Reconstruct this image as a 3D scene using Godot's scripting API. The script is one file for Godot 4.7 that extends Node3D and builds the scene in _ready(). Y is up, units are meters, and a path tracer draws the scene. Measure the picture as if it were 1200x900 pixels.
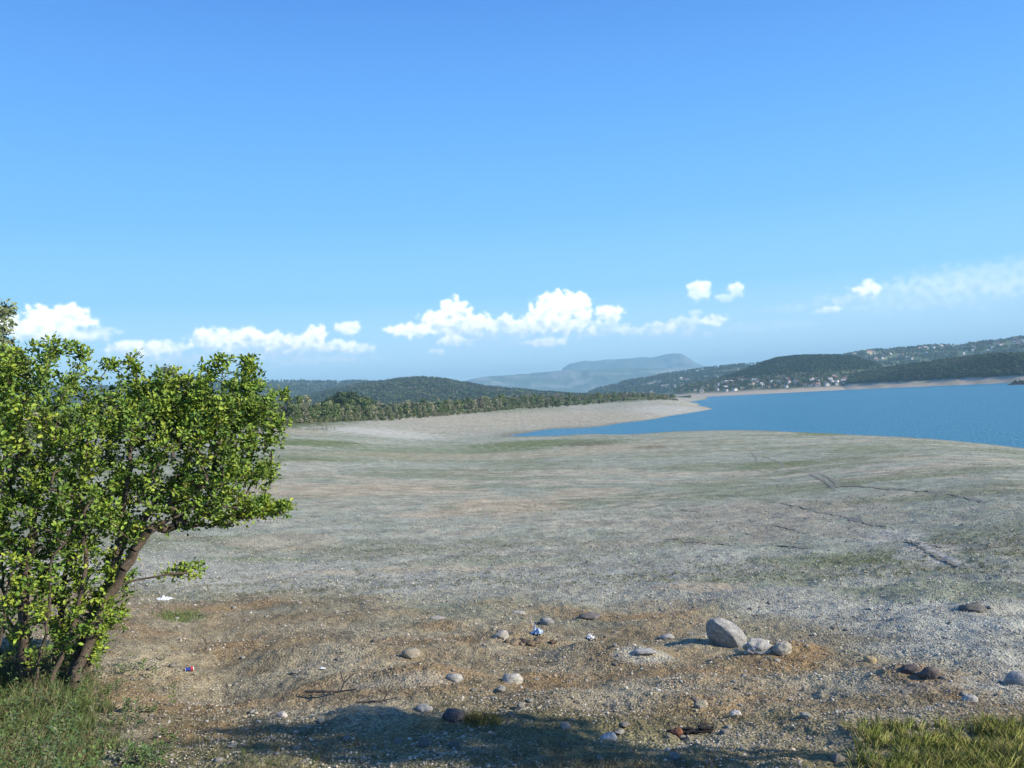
extends Node3D
# A half-empty reservoir seen from its bank: stony slope, wide dry lake bed, blue water, wooded hills, cumulus on the horizon.

const F := 1010.0      # focal length of the photograph in pixels at 1200 x 900
const EYE := 12.0      # eye height over the water, whose surface is y = 0
var cam: Camera3D
var rng := RandomNumberGenerator.new()
var M := {}
var used := {}

# ------------------------------------------------------------------ helpers
func rf(a: float, b: float) -> float: return rng.randf_range(a, b)
func noise(sd: int, wave: float, oct: int = 3) -> FastNoiseLite:
	var n := FastNoiseLite.new()
	n.seed = sd; n.noise_type = FastNoiseLite.TYPE_SIMPLEX_SMOOTH; n.frequency = 1.0 / wave
	n.fractal_type = FastNoiseLite.FRACTAL_FBM if oct > 1 else FastNoiseLite.FRACTAL_NONE
	n.fractal_octaves = oct
	return n
func numbered(called: String) -> String:
	if not used.has(called):
		used[called] = 0
		return called
	used[called] += 1
	return "%s_%03d" % [called, used[called]]
func tag(o: Node, label := "", category := "", group := "", kind := "") -> Node:
	if label: o.set_meta("label", label)
	if category: o.set_meta("category", category)
	if group: o.set_meta("group", group)
	if kind: o.set_meta("kind", kind)
	return o
func thing(called: String, at: Vector3, turn := 0.0) -> Node3D:
	var o := Node3D.new(); o.name = numbered(called); add_child(o)
	o.position = at; o.rotation.y = turn
	return o
func part(parent: Node, called: String, mesh: Mesh, mat: Material) -> MeshInstance3D:
	var o := MeshInstance3D.new(); o.mesh = mesh; o.material_override = mat
	o.name = numbered(called) if parent == self else called
	parent.add_child(o, true)
	return o
func scatter(parent: Node, called: String, mesh: Mesh, mat: Material, xf: Array, cols: PackedColorArray) -> MultiMeshInstance3D:
	var mm := MultiMesh.new()
	mm.transform_format = MultiMesh.TRANSFORM_3D; mm.use_colors = true; mm.mesh = mesh
	mm.instance_count = xf.size()
	for i in xf.size():
		mm.set_instance_transform(i, xf[i]); mm.set_instance_color(i, cols[i])
	var o := MultiMeshInstance3D.new(); o.multimesh = mm; o.material_override = mat
	o.name = numbered(called) if parent == self else called
	parent.add_child(o, true); o.set_meta("kind", "stuff")
	return o
func copy(o: Node3D, at: Vector3, turn: float, sc: Vector3) -> Node3D:
	var c: Node3D = o.duplicate(); c.name = numbered(String(o.name).rstrip("0123456789_")); add_child(c)
	c.position = at; c.rotation.y = turn; c.scale = sc
	return c
func arr_mesh(v: PackedVector3Array, n: PackedVector3Array, idx: PackedInt32Array, c: PackedColorArray = PackedColorArray()) -> ArrayMesh:
	if idx.size() == 0:                                   # front faces run clockwise
		for i in range(0, v.size(), 3):
			if (v[i + 1] - v[i]).cross(v[i + 2] - v[i]).dot(n[i]) > 0.0:
				var t := v[i + 1]; v[i + 1] = v[i + 2]; v[i + 2] = t
				t = n[i + 1]; n[i + 1] = n[i + 2]; n[i + 2] = t
	var a := []; a.resize(Mesh.ARRAY_MAX)
	a[Mesh.ARRAY_VERTEX] = v; a[Mesh.ARRAY_NORMAL] = n
	if idx.size() > 0: a[Mesh.ARRAY_INDEX] = idx
	if c.size() > 0: a[Mesh.ARRAY_COLOR] = c
	var m := ArrayMesh.new(); m.add_surface_from_arrays(Mesh.PRIMITIVE_TRIANGLES, a)
	return m
func mixc(a: Color, b: Color, t: float) -> Color: return a.lerp(b, clampf(t, 0.0, 1.0))
func ss(a: float, b: float, x: float) -> float: return smoothstep(a, b, x)

func ray(px: float, py: float) -> Vector3:
	return (cam.transform.basis * Vector3((px - 600.0) / F, (450.0 - py) / F, -1.0)).normalized()
func az(px: float) -> float:                    # bearing of a column of the photograph at the height of the horizon
	var d := ray(px, 470.0 - 0.0524 * (px - 600.0))
	return atan2(d.x, -d.z)
func along(px: float, py: float, r: float) -> Vector3:   # the point seen at px, py at a horizontal range r
	var d := ray(px, py)
	return cam.position + d * (r / Vector2(d.x, d.z).length())
func ground_at(px: float, py: float) -> Vector3:
	var d := ray(px, py); var k := 1.0 / Vector2(d.x, d.z).length()
	var r := 4.0; var last := 4.0
	while r < 2500.0:
		var p := cam.position + d * (r * k)
		if p.y < gh(p.x, p.z):
			for i in 14:
				var m := (r + last) * 0.5
				p = cam.position + d * (m * k)
				if p.y < gh(p.x, p.z): r = m
				else: last = m
			p = cam.position + d * (r * k)
			return Vector3(p.x, gh(p.x, p.z), p.z)
		last = r; r *= 1.04
	return cam.position + d * (2500.0 * k)

# ------------------------------------------------------------------ ground height
const NT := 260
const NR := 300
const TH_MAX := 1.1
const LR0 := 0.4
const LR1 := 7.3132
var lut := PackedFloat32Array()
var n_rel: Array[FastNoiseLite] = []
var bumps: Array = []

func fit_ground() -> void:
	var P: Array = []     # theta, ln r, height
	for px in [-500, -100, 250, 600, 950, 1250, 1600]:
		for r in [2.0, 4.5, 8.0, 12.0]:
			var t := az(px)
			P.append([t, log(r), 10.3 - 0.16 * r * lerpf(1.0, cos(t), 0.5)])
	# column, row and horizontal range of points of the ground
	var seen := [
		[-100, 700, 21], [-100, 600, 60], [-100, 545, 130],
		[150, 750, 14.6], [150, 700, 20], [150, 600, 52], [150, 545, 110], [150, 515, 230], [150, 506, 300],
		[350, 750, 14.3], [350, 700, 19.5], [350, 660, 28], [350, 600, 50], [350, 560, 85], [350, 530, 140], [350, 510, 230], [350, 497, 330],
		[600, 750, 13.5], [600, 700, 18], [600, 660, 26], [600, 600, 47], [600, 560, 85], [600, 530, 150], [600, 515, 240], [600, 509, 312],
		[870, 750, 13.2], [870, 700, 17.5], [870, 650, 26], [870, 600, 42], [870, 560, 75], [870, 530, 125], [870, 515, 175], [870, 505, 247],
		[1100, 750, 13], [1100, 700, 17], [1100, 650, 24], [1100, 600, 36], [1100, 560, 58], [1100, 530, 100], [1100, 517, 165],
		[1200, 600, 33], [1200, 550, 65], [1200, 528, 135],
		[500, 490, 450], [500, 500, 370], [500, 510, 312], [420, 493, 400], [420, 507, 270],
		[560, 511, 304], [620, 477, 620], [620, 485, 500], [620, 495, 410], [620, 506, 326],
		[700, 472, 740], [700, 480, 560], [700, 490, 430], [700, 500, 345], [700, 508.5, 277],
		[760, 468, 790], [760, 475, 600], [760, 491, 410], [790, 505.8, 262], [800, 484.5, 490], [833, 481, 546]]
	for s in seen:
		var p := along(s[0], s[1], s[2])
		P.append([atan2(p.x, -p.z), log(s[2]), p.y])
	for s in [[1400, 80, 3.0], [1400, 130, 0.0], [1600, 70, 3.0], [1600, 120, 0.0], [1400, 260, -4.0], [1600, 400, -5.0], [1200, 200, -2.0], [1200, 400, -5.0], [1200, 900, -6.0], [1200, 1500, -6.0], [1500, 1500, -6.0], [1050, 260, -2.0], [1000, 400, -4.0],
			[1000, 800, -6.0], [1000, 1500, -6.0], [870, 330, -2.0], [900, 520, -3.0], [880, 800, -3.0], [870, 1500, -4.0], [780, 330, -1.6], [720, 308, -1.0], [640, 316, -0.4], [810, 400, -2.2],
			[846, 560, -0.9], [850, 640, -1.2], [835, 490, -1.2], [815, 440, -1.3], [800, 560, 1.9], [815, 570, 0.9], [826, 575, 0.5], [812, 640, 1.3], [818, 760, -0.3], [834, 700, -1.0], [840, 900, -2.0], [790, 790, 5.0], [800, 1000, 0.8], [806, 1250, 2.5], [760, 1000, 8.5], [760, 1500, 7.0],
			[650, 800, 8.5], [650, 1500, 8.0], [500, 700, 8.2], [500, 1500, 8.0], [350, 500, 8.4], [350, 1500, 8.0], [100, 400, 8.0], [100, 1500, 8.0], [-200, 150, 6.8], [-200, 400, 8.0], [-400, 1500, 8.0], [-400, 60, 7.5], [-500, 300, 8.0]]:
		P.append([az(s[0]), log(float(s[1])), s[2]])
	var n := P.size()
	var A: Array = []
	for i in n + 3:
		var row := PackedFloat64Array(); row.resize(n + 4); row.fill(0.0); A.append(row)
	for i in n:
		for j in n:
			A[i][j] = tps(P[i][0] - P[j][0], P[i][1] - P[j][1]) + (0.002 if i == j else 0.0)
		A[i][n] = 1.0; A[i][n + 1] = P[i][0] * 4.0; A[i][n + 2] = P[i][1]
		A[n][i] = 1.0; A[n + 1][i] = P[i][0] * 4.0; A[n + 2][i] = P[i][1]
		A[i][n + 3] = P[i][2]
	var N := n + 3
	for c in N:
		var best := c
		for i in range(c + 1, N):
			if absf(A[i][c]) > absf(A[best][c]): best = i
		var sw = A[c]; A[c] = A[best]; A[best] = sw
		var pr: PackedFloat64Array = A[c]
		for i in range(c + 1, N):
			var q: PackedFloat64Array = A[i]
			var f := q[c] / pr[c]
			if f == 0.0: continue
			for k in range(c, N + 1): q[k] -= f * pr[k]
			A[i] = q
	var w := PackedFloat64Array(); w.resize(N)
	for i in range(N - 1, -1, -1):
		var s: float = A[i][N]
		for k in range(i + 1, N): s -= A[i][k] * w[k]
		w[i] = s / A[i][i]
	var pt := PackedFloat64Array(); var pl := PackedFloat64Array()
	for p in P: pt.append(p[0]); pl.append(p[1])
	lut.resize(NT * NR)
	for i in NR:
		var l := lerpf(LR0, LR1, i / (NR - 1.0))
		for j in NT:
			var t := lerpf(-TH_MAX, TH_MAX, j / (NT - 1.0))
			var s := w[n] + w[n + 1] * t * 4.0 + w[n + 2] * l
			for k in n:
				var dx := (t - pt[k]) * 4.0; var dy := l - pl[k]; var d2 := dx * dx + dy * dy
				if d2 > 1e-9: s += w[k] * d2 * log(d2)
			lut[i * NT + j] = s
func tps(dt: float, dl: float) -> float:
	var d2 := dt * dt * 16.0 + dl * dl
	return 0.0 if d2 < 1e-12 else d2 * log(d2)

func gh(x: float, z: float) -> float:
	var r := maxf(sqrt(x * x + z * z), 0.3); var t := atan2(x, -z)
	var fi := clampf((log(r) - LR0) / (LR1 - LR0) * (NR - 1.0), 0.0, NR - 1.001)
	var fj := clampf((t + TH_MAX) / (2.0 * TH_MAX) * (NT - 1.0), 0.0, NT - 1.001)
	var i := int(fi); var j := int(fj); fi -= i; fj -= j
	var k := i * NT + j
	var h := lerpf(lerpf(lut[k], lut[k + 1], fj), lerpf(lut[k + NT], lut[k + NT + 1], fj), fi)
	var back := ss(1.2, 2.0, absf(t))
	if back > 0.0: h = lerpf(h, 10.3 + 0.02 * minf(r, 40.0), back)
	if r > 2600.0: h = lerpf(h, 4.0, ss(2600.0, 3600.0, r))
	var calm := 1.0 if h > 1.2 else 0.15 + 0.85 * ss(-0.5, 1.2, h)
	if r < 90.0:
		var f := 1.0 - ss(35.0, 90.0, r)
		var lump := n_rel[0].get_noise_2d(x, z)
		h += f * (0.085 * lump + 0.03 * n_rel[1].get_noise_2d(x, z))
		if r < 30.0:
			h += (1.0 - ss(18.0, 30.0, r)) * (0.018 * n_rel[2].get_noise_2d(x, z) + 0.05 * absf(n_rel[4].get_noise_2d(x, z)))
			for b in bumps:
				var dx: float = (x - b[0]) / b[2]; var dz: float = (z - b[1]) / b[3]; var q := dx * dx + dz * dz
				if q < 6.0: h += b[4] * exp(-q)
	h += calm * ss(12.0, 60.0, r) * (1.0 - ss(500.0, 1200.0, r)) * 0.16 * n_rel[3].get_noise_2d(x, z)
	if r > 160.0: h += calm * 0.5 * n_rel[5].get_noise_2d(x, z) * ss(160.0, 420.0, r)
	return h

# ------------------------------------------------------------------ ground colour (linear albedo of soil, gravel, silt and thin green growth)
var n_col: Array[FastNoiseLite] = []
var patches: Array = []
func ground_color(x: float, z: float, h: float) -> Color:
	var r := sqrt(x * x + z * z); var side := x / maxf(-z, 1.0)
	var a := n_col[0].get_noise_2d(x, z)        # broad
	var b := n_col[1].get_noise_2d(x, z)        # metres
	var c := n_col[2].get_noise_2d(x, z)        # decimetres
	# lake bed: grey silt and gravel, tan sand streaks along the old waterlines, a film of green growth
	var lines := n_col[3].get_noise_2d(h * 26.0 + 3.0 * a, x * 0.02 + a)
	var silt := mixc(Color(0.36, 0.378, 0.312), Color(0.305, 0.326, 0.264), 0.5 + 0.9 * a)
	silt = mixc(silt, Color(0.425, 0.39, 0.31), 0.9 * ss(0.05, 0.42, n_col[3].get_noise_2d(x * 0.05 + 6.0 * a, z * 0.09 + 4.0 * a) + 0.3 * lines + 0.2 * b))
	silt = mixc(silt, Color(0.245, 0.262, 0.185), 0.85 * ss(-0.08, 0.42, n_col[4].get_noise_2d(x * 0.6, z) + 0.4 * b - 0.15 * lines))
	silt = mixc(silt, Color(0.42, 0.41, 0.36), 0.35 * ss(0.32, 0.6, n_col[5].get_noise_2d(x, z) + 0.25 * c))
	silt = mixc(silt, Color(0.17, 0.15, 0.11), 0.65 * ss(0.36, 0.6, n_col[6].get_noise_2d(x, z * 2.2)))
	if r > 200.0: silt = mixc(silt, Color(0.44, 0.40, 0.33), 0.55 * ss(260.0, 380.0, r) * (1.0 - ss(5.2, 7.2, h + 0.8 * a)))
	if h > 5.6 and r > 150.0:
		silt = mixc(silt, Color(0.12, 0.14, 0.065), ss(5.9, 7.6, h + 1.5 * b) * ss(200.0, 330.0, r))
	if h < 0.35: silt = mixc(silt, Color(0.17, 0.155, 0.125), 0.6 * (1.0 - ss(0.0, 0.35, h)))
	# bank of brown earth near by
	var edge := 18.5 - 8.0 * ss(0.05, 0.6, side) + 4.0 * ss(0.0, -0.5, side)
	var bank := 1.0 - ss(edge - 3.0, edge + 2.5, r + 3.0 * b + 3.0 * a)
	var band := ss(edge - 2.0, edge + 1.0, r + 2.0 * b) * (1.0 - ss(edge + 5.0, edge + 15.0, r + 5.0 * a + 4.0 * b))
	silt = mixc(silt, Color(0.405, 0.395, 0.35), 0.75 * band)
	if bank > 0.0:
		var soil := mixc(Color(0.29, 0.228, 0.155), Color(0.355, 0.305, 0.23), ss(-0.25, 0.35, b + 0.4 * c))
		soil = mixc(soil, Color(0.30, 0.195, 0.11), 0.55 * ss(0.12, 0.5, n_col[7].get_noise_2d(x * 0.7, z)))
		soil = mixc(soil, Color(0.15, 0.12, 0.08), 0.6 * ss(0.18, 0.5, c + 0.3 * n_col[6].get_noise_2d(x, z)))
		soil = mixc(soil, Color(0.135, 0.14, 0.07), 0.6 * ss(9.5, 7.0, r + 2.0 * b + 2.0 * side))
		silt = mixc(silt, soil, bank)
	for p in patches:
		var dx: float = x - p[0]; var dz: float = z - p[1]
		var u: float = (dx * p[4] + dz * p[5]) / p[2]; var v: float = (dz * p[4] - dx * p[5]) / p[3]
		var q := u * u + v * v
		if q < 4.0: silt = mixc(silt, p[6], p[7] * (1.0 - ss(0.35, 1.5, q + 1.3 * b + 0.7 * c)))
	var g := 1.55 * (1.0 + 0.22 * c)      # the textures over it average about 0.65
	return Color(silt.r * g, silt.g * g * 1.0, silt.b * g * lerpf(0.97, 0.9, bank))

func make_ground() -> void:
	var th := PackedFloat32Array()
	var t := -PI
	while t < PI - 0.001:
		th.append(t)
		var fine := absf(t)
		t += 0.0026 if fine < 0.66 else (0.02 if fine < 1.0 else 0.08)
	th.append(PI)
	var rs := PackedFloat32Array()
	var r := 0.6
	while r < 14500.0:
		rs.append(r)
		r *= 1.05 if r < 4.5 else (1.0105 if r < 60.0 else (1.012 if r < 900.0 else (1.04 if r < 3800.0 else 1.15)))
	var nt := th.size(); var nr := rs.size()
	var v := PackedVector3Array(); v.resize(nt * nr)
	var col := PackedColorArray(); col.resize(nt * nr)
	for i in nr:
		var R := rs[i]
		for j in nt:
			var x := R * sin(th[j]); var z := -R * cos(th[j])
			if j == nt - 1: x = v[i * nt].x; z = v[i * nt].z
			var h := gh(x, z)
			v[i * nt + j] = Vector3(x, h, z)
			col[i * nt + j] = ground_color(x, z, h)
	part(self, "ground", grid_mesh(v, col, nr, nt), M.ground).set_meta("kind", "structure")

func grid_mesh(v: PackedVector3Array, col: PackedColorArray, nr: int, nt: int) -> ArrayMesh:
	var n := PackedVector3Array(); n.resize(nt * nr)
	for i in nr:
		var i0 := maxi(i - 1, 0) * nt; var i1 := mini(i + 1, nr - 1) * nt
		for j in nt:
			var a := v[i1 + j] - v[i0 + j]; var b := v[i * nt + mini(j + 1, nt - 1)] - v[i * nt + maxi(j - 1, 0)]
			var m := a.cross(b)
			n[i * nt + j] = (m if m.y > 0.0 else -m).normalized()
	var idx := PackedInt32Array(); idx.resize((nr - 1) * (nt - 1) * 6)
	var k := 0
	for i in nr - 1:
		for j in nt - 1:
			var a := i * nt + j
			idx[k] = a; idx[k + 1] = a + nt; idx[k + 2] = a + 1
			idx[k + 3] = a + 1; idx[k + 4] = a + nt; idx[k + 5] = a + nt + 1
			k += 6
	return arr_mesh(v, n, idx, col)

# ------------------------------------------------------------------ textures and materials
func seamless(n: FastNoiseLite, s: int) -> PackedByteArray:
	var im := n.get_seamless_image(s, s); im.convert(Image.FORMAT_L8)
	return im.get_data()
func make_materials() -> void:
	var S := 1024
	var cell := FastNoiseLite.new(); cell.seed = 5; cell.noise_type = FastNoiseLite.TYPE_CELLULAR; cell.frequency = 0.045; cell.fractal_type = FastNoiseLite.FRACTAL_NONE
	cell.cellular_return_type = FastNoiseLite.RETURN_CELL_VALUE
	var cd := FastNoiseLite.new(); cd.seed = 5; cd.noise_type = FastNoiseLite.TYPE_CELLULAR; cd.frequency = 0.045; cd.fractal_type = FastNoiseLite.FRACTAL_NONE
	cd.cellular_return_type = FastNoiseLite.RETURN_DISTANCE2_SUB
	var fine := noise(8, 15.0, 4); var mid := noise(9, 60.0, 4)
	var a := seamless(cell, S); var d := seamless(cd, S); var f := seamless(fine, S); var m := seamless(mid, S)
	var pix := PackedByteArray(); pix.resize(S * S * 3); var hgt := PackedByteArray(); hgt.resize(S * S)
	for i in S * S:
		var stony := ss(0.35, 0.7, m[i] / 255.0)
		var g := 0.84 + 0.62 * (f[i] / 255.0 - 0.5) + stony * 0.40 * (a[i] / 255.0 - 0.5) + 0.12 * (m[i] / 255.0 - 0.5)
		var warm := 0.03 * (a[i] / 255.0 - 0.5) * stony
		pix[i * 3] = int(clampf(g + warm, 0, 1) * 255); pix[i * 3 + 1] = int(clampf(g, 0, 1) * 255); pix[i * 3 + 2] = int(clampf(g - warm, 0, 1) * 255)
		hgt[i] = int(clampf(0.15 + 0.55 * (f[i] / 255.0) + stony * 0.5 * minf(d[i] / 90.0, 1.0) * (a[i] / 255.0), 0, 1) * 255)
	var speck := ImageTexture.create_from_image(Image.create_from_data(S, S, false, Image.FORMAT_RGB8, pix))
	var relief := ImageTexture.create_from_image(Image.create_from_data(S, S, false, Image.FORMAT_L8, hgt))
	var big := noise(21, 90.0, 6); var bd := seamless(big, S); var pix2 := PackedByteArray(); pix2.resize(S * S * 3)
	for i in S * S:
		var g := int(clampf(0.93 + 0.26 * (bd[i] / 255.0 - 0.5), 0, 1) * 255)
		pix2[i * 3] = g; pix2[i * 3 + 1] = g; pix2[i * 3 + 2] = g
	var broad := ImageTexture.create_from_image(Image.create_from_data(S, S, false, Image.FORMAT_RGB8, pix2))
	var g := StandardMaterial3D.new()
	g.vertex_color_use_as_albedo = true; g.albedo_color = Color(1, 1, 1); g.albedo_texture = speck
	g.roughness = 1.0; g.metallic_specular = 0.15
	g.uv1_triplanar = true; g.uv1_world_triplanar = true; g.uv1_scale = Vector3.ONE / 2.6
	g.heightmap_enabled = true; g.heightmap_texture = relief; g.heightmap_scale = 4.0
	g.detail_enabled = true; g.detail_albedo = broad; g.detail_blend_mode = BaseMaterial3D.BLEND_MODE_MUL; g.detail_uv_layer = BaseMaterial3D.DETAIL_UV_2
	g.uv2_triplanar = true; g.uv2_world_triplanar = true; g.uv2_scale = Vector3.ONE / 31.0
	M.ground = g
	# water
	var wn := noise(31, 26.0, 5); var wd := seamless(wn, S)
	var w := StandardMaterial3D.new()
	w.albedo_color = Color(0.03, 0.175, 0.255).linear_to_srgb(); w.roughness = 0.3; w.metallic_specular = 0.5
	w.uv1_triplanar = true; w.uv1_world_triplanar = true; w.uv1_scale = Vector3(1.0 / 48.0, 1.0 / 48.0, 1.0 / 36.0)
	w.heightmap_enabled = true; w.heightmap_scale = 55.0
	w.heightmap_texture = ImageTexture.create_from_image(Image.create_from_data(S, S, false, Image.FORMAT_L8, wd))
	M.water = w
	M.hill = tinted(1.0)
	var st := StandardMaterial3D.new(); st.vertex_color_use_as_albedo = true; st.roughness = 0.95; st.metallic_specular = 0.2
	st.albedo_texture = speck; st.uv1_triplanar = true; st.uv1_scale = Vector3.ONE / 1.4; st.heightmap_enabled = true; st.heightmap_texture = relief; st.heightmap_scale = 0.8
	M.stone = st
	M.pebble = tinted(0.9)
	M.leaf = tinted(0.55); M.leaf.backlight = Color(0.75, 0.85, 0.25); M.leaf.metallic_specular = 0.35
	M.grass = tinted(0.7); M.grass.backlight = Color(0.6, 0.65, 0.25)
	M.foliage = tinted(0.85); M.foliage.backlight = Color(0.35, 0.4, 0.2); M.foliage.metallic_specular = 0.2
	M.bark = bark_mat(Color(0.19, 0.15, 0.115)); M.dead = bark_mat(Color(0.16, 0.14, 0.125)); M.char = bark_mat(Color(0.022, 0.02, 0.024))
func tinted(rough: float) -> StandardMaterial3D:
	var m := StandardMaterial3D.new(); m.vertex_color_use_as_albedo = true; m.roughness = rough; m.metallic_specular = 0.25; m.cull_mode = BaseMaterial3D.CULL_DISABLED
	return m
func plain(c: Color, rough := 0.8) -> StandardMaterial3D:
	var m := StandardMaterial3D.new(); m.albedo_color = c.linear_to_srgb(); m.roughness = rough; m.metallic_specular = 0.3
	return m
var bark_tex: ImageTexture
func bark_mat(c: Color) -> StandardMaterial3D:
	if bark_tex == null:
		var d := seamless(noise(41, 20.0, 5), 256); var px := PackedByteArray(); px.resize(256 * 256 * 3)
		for i in 256 * 256:
			var k := d[i] / 255.0
			px[i * 3] = int(clampf(0.35 + 0.8 * k, 0, 1) * 255); px[i * 3 + 1] = int(clampf(0.35 + 0.76 * k, 0, 1) * 255); px[i * 3 + 2] = int(clampf(0.36 + 0.7 * k, 0, 1) * 255)
		bark_tex = ImageTexture.create_from_image(Image.create_from_data(256, 256, false, Image.FORMAT_RGB8, px))
	var m := StandardMaterial3D.new(); m.albedo_color = c.linear_to_srgb(); m.albedo_texture = bark_tex; m.uv1_triplanar = true; m.uv1_scale = Vector3(7, 2, 7)
	m.heightmap_enabled = true; m.heightmap_texture = bark_tex; m.heightmap_scale = 0.6; m.roughness = 0.95
	return m

# ------------------------------------------------------------------ sky
func make_sky() -> Sky:
	var W := 4096; var H := 2048
	var im := Image.create(W, H, false, Image.FORMAT_RGBF)
	var stops := [[-90.0, Color(0.16, 0.17, 0.16)], [-2.0, Color(0.35, 0.48, 0.56)], [0.0, Color(1.0, 1.32, 1.5)], [3.0, Color(0.76, 1.12, 1.38)], [7.0, Color(0.33, 0.73, 1.08)], [12.0, Color(0.19, 0.54, 1.02)],
		[18.0, Color(0.12, 0.41, 0.97)], [26.0, Color(0.070, 0.26, 0.77)], [45.0, Color(0.05, 0.175, 0.56)], [90.0, Color(0.04, 0.13, 0.43)]]
	var rowc: Array[Color] = []
	for y in H:
		var el := 90.0 - (y + 0.5) * 180.0 / H
		var c: Color = stops[-1][1]
		for k in stops.size() - 1:
			if el >= stops[k][0] and el <= stops[k + 1][0]:
				var t: float = (el - stops[k][0]) / (stops[k + 1][0] - stops[k][0])
				c = stops[k][1].lerp(stops[k + 1][1], t)
		rowc.append(c)
		im.fill_rect(Rect2i(0, y, W, 1), c)
	# clouds: column, row, half width and half height in pixels of the photograph, cover, whiteness
	var puffs := [
		[650, 366, 27, 23, 1.0, 1.0], [671, 360, 21, 17, 1.0, 1.0], [632, 376, 22, 16, 1.0, 0.95], [612, 384, 18, 10, 0.9, 0.85], [655, 382, 40, 12, 1.0, 0.85], [685, 375, 10, 10, 0.8, 0.9],
		[533, 367, 17, 18, 1.0, 0.95], [510, 379, 24, 13, 1.0, 1.0], [480, 388, 28, 10, 0.95, 1.0], [560, 380, 22, 12, 0.95, 0.9], [590, 379, 16, 10, 0.8, 0.85], [535, 386, 40, 10, 0.8, 0.7],
		[570, 393, 90, 9, 0.5, 0.45], [532, 400, 20, 6, 0.75, 0.9], [641, 402, 24, 6, 0.7, 0.8], [512, 413, 10, 4, 0.5, 0.8], [600, 402, 120, 9, 0.3, 0.4],
		[713, 369, 17, 11, 0.95, 1.0], [712, 386, 24, 9, 0.45, 0.7], [738, 389, 16, 6, 0.5, 0.8], [690, 390, 12, 7, 0.5, 0.8],
		[818, 342, 13, 12, 0.75, 0.9], [824, 336, 8, 6, 0.5, 0.9], [863, 341, 9, 9, 0.7, 0.9], [849, 350, 12, 5, 0.45, 0.8], [836, 376, 14, 8, 0.75, 0.95], [800, 380, 24, 8, 0.5, 0.8], [770, 385, 22, 7, 0.55, 0.85], [815, 368, 9, 5, 0.4, 0.85], [790, 392, 60, 8, 0.35, 0.5],
		[1016, 340, 15, 9, 0.75, 0.95], [971, 364, 14, 4, 0.55, 0.85], [997, 350, 26, 8, 0.3, 0.55], [930, 361, 50, 6, 0.22, 0.45], [1080, 350, 130, 22, 0.22, 0.75], [1160, 326, 110, 20, 0.2, 0.75], [880, 385, 90, 9, 0.16, 0.7],
		[407, 386, 14, 9, 0.8, 1.0], [250, 399, 24, 14, 0.95, 1.0], [285, 397, 26, 12, 0.95, 1.0], [318, 401, 26, 11, 0.9, 1.0], [345, 402, 20, 11, 0.9, 0.9], [371, 395, 12, 13, 0.95, 1.0], [395, 407, 22, 9, 0.85, 0.95], [420, 410, 18, 7, 0.6, 0.9], [320, 412, 100, 11, 0.6, 0.5], [340, 424, 110, 9, 0.4, 0.6],
		[165, 411, 34, 10, 0.8, 0.95], [150, 408, 20, 8, 0.7, 0.95], [195, 409, 24, 9, 0.6, 0.9], [180, 424, 70, 10, 0.5, 0.55], [60, 380, 36, 17, 1.0, 1.0], [84, 371, 16, 13, 1.0, 1.0], [30, 386, 26, 12, 0.95, 1.0], [70, 394, 50, 9, 0.8, 0.7], [110, 392, 24, 9, 0.5, 0.6], [-20, 384, 30, 12, 0.9, 1.0]]
	var deg := 180.0 / PI
	var list: Array = []
	for p in puffs:
		var d := ray(p[0], p[1])
		list.append([atan2(d.x, -d.z) * deg, asin(d.y) * deg, p[2] * 1.1 / F * deg, p[3] * 1.08 / F * deg, p[4], p[5]])
	var g := RandomNumberGenerator.new(); g.seed = 77
	var a0 := 38.0
	while a0 < 320.0:                                  # the same fair-weather row goes on round the horizon
		var n := g.randi_range(2, 9); var e0 := g.randf_range(4.0, 6.6)
		for k in n:
			var s := g.randf_range(0.5, 1.5)
			list.append([a0 + k * g.randf_range(0.7, 1.2), e0 + g.randf_range(-0.2, 0.7), s * g.randf_range(0.8, 1.5), s * g.randf_range(0.5, 0.9), g.randf_range(0.6, 1.0), g.randf_range(0.8, 1.0)])
		list.append([a0 + n * 0.5, e0 - 0.8, n * 0.8, 0.5, 0.5, 0.5])
		a0 += n * 0.9 + g.randf_range(1.0, 6.0)
	var y0 := int((90.0 - 11.0) * H / 180.0); var y1 := int((90.0 - 0.3) * H / 180.0); var rows := y1 - y0
	var cover := PackedFloat32Array(); cover.resize(rows * W); cover.fill(0.0)
	var white := PackedFloat32Array(); white.resize(rows * W); white.fill(0.0)
	var nb := noise(51, 1.2, 4); var nc := noise(52, 0.75, 3); nb.fractal_type = FastNoiseLite.FRACTAL_RIDGED
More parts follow.
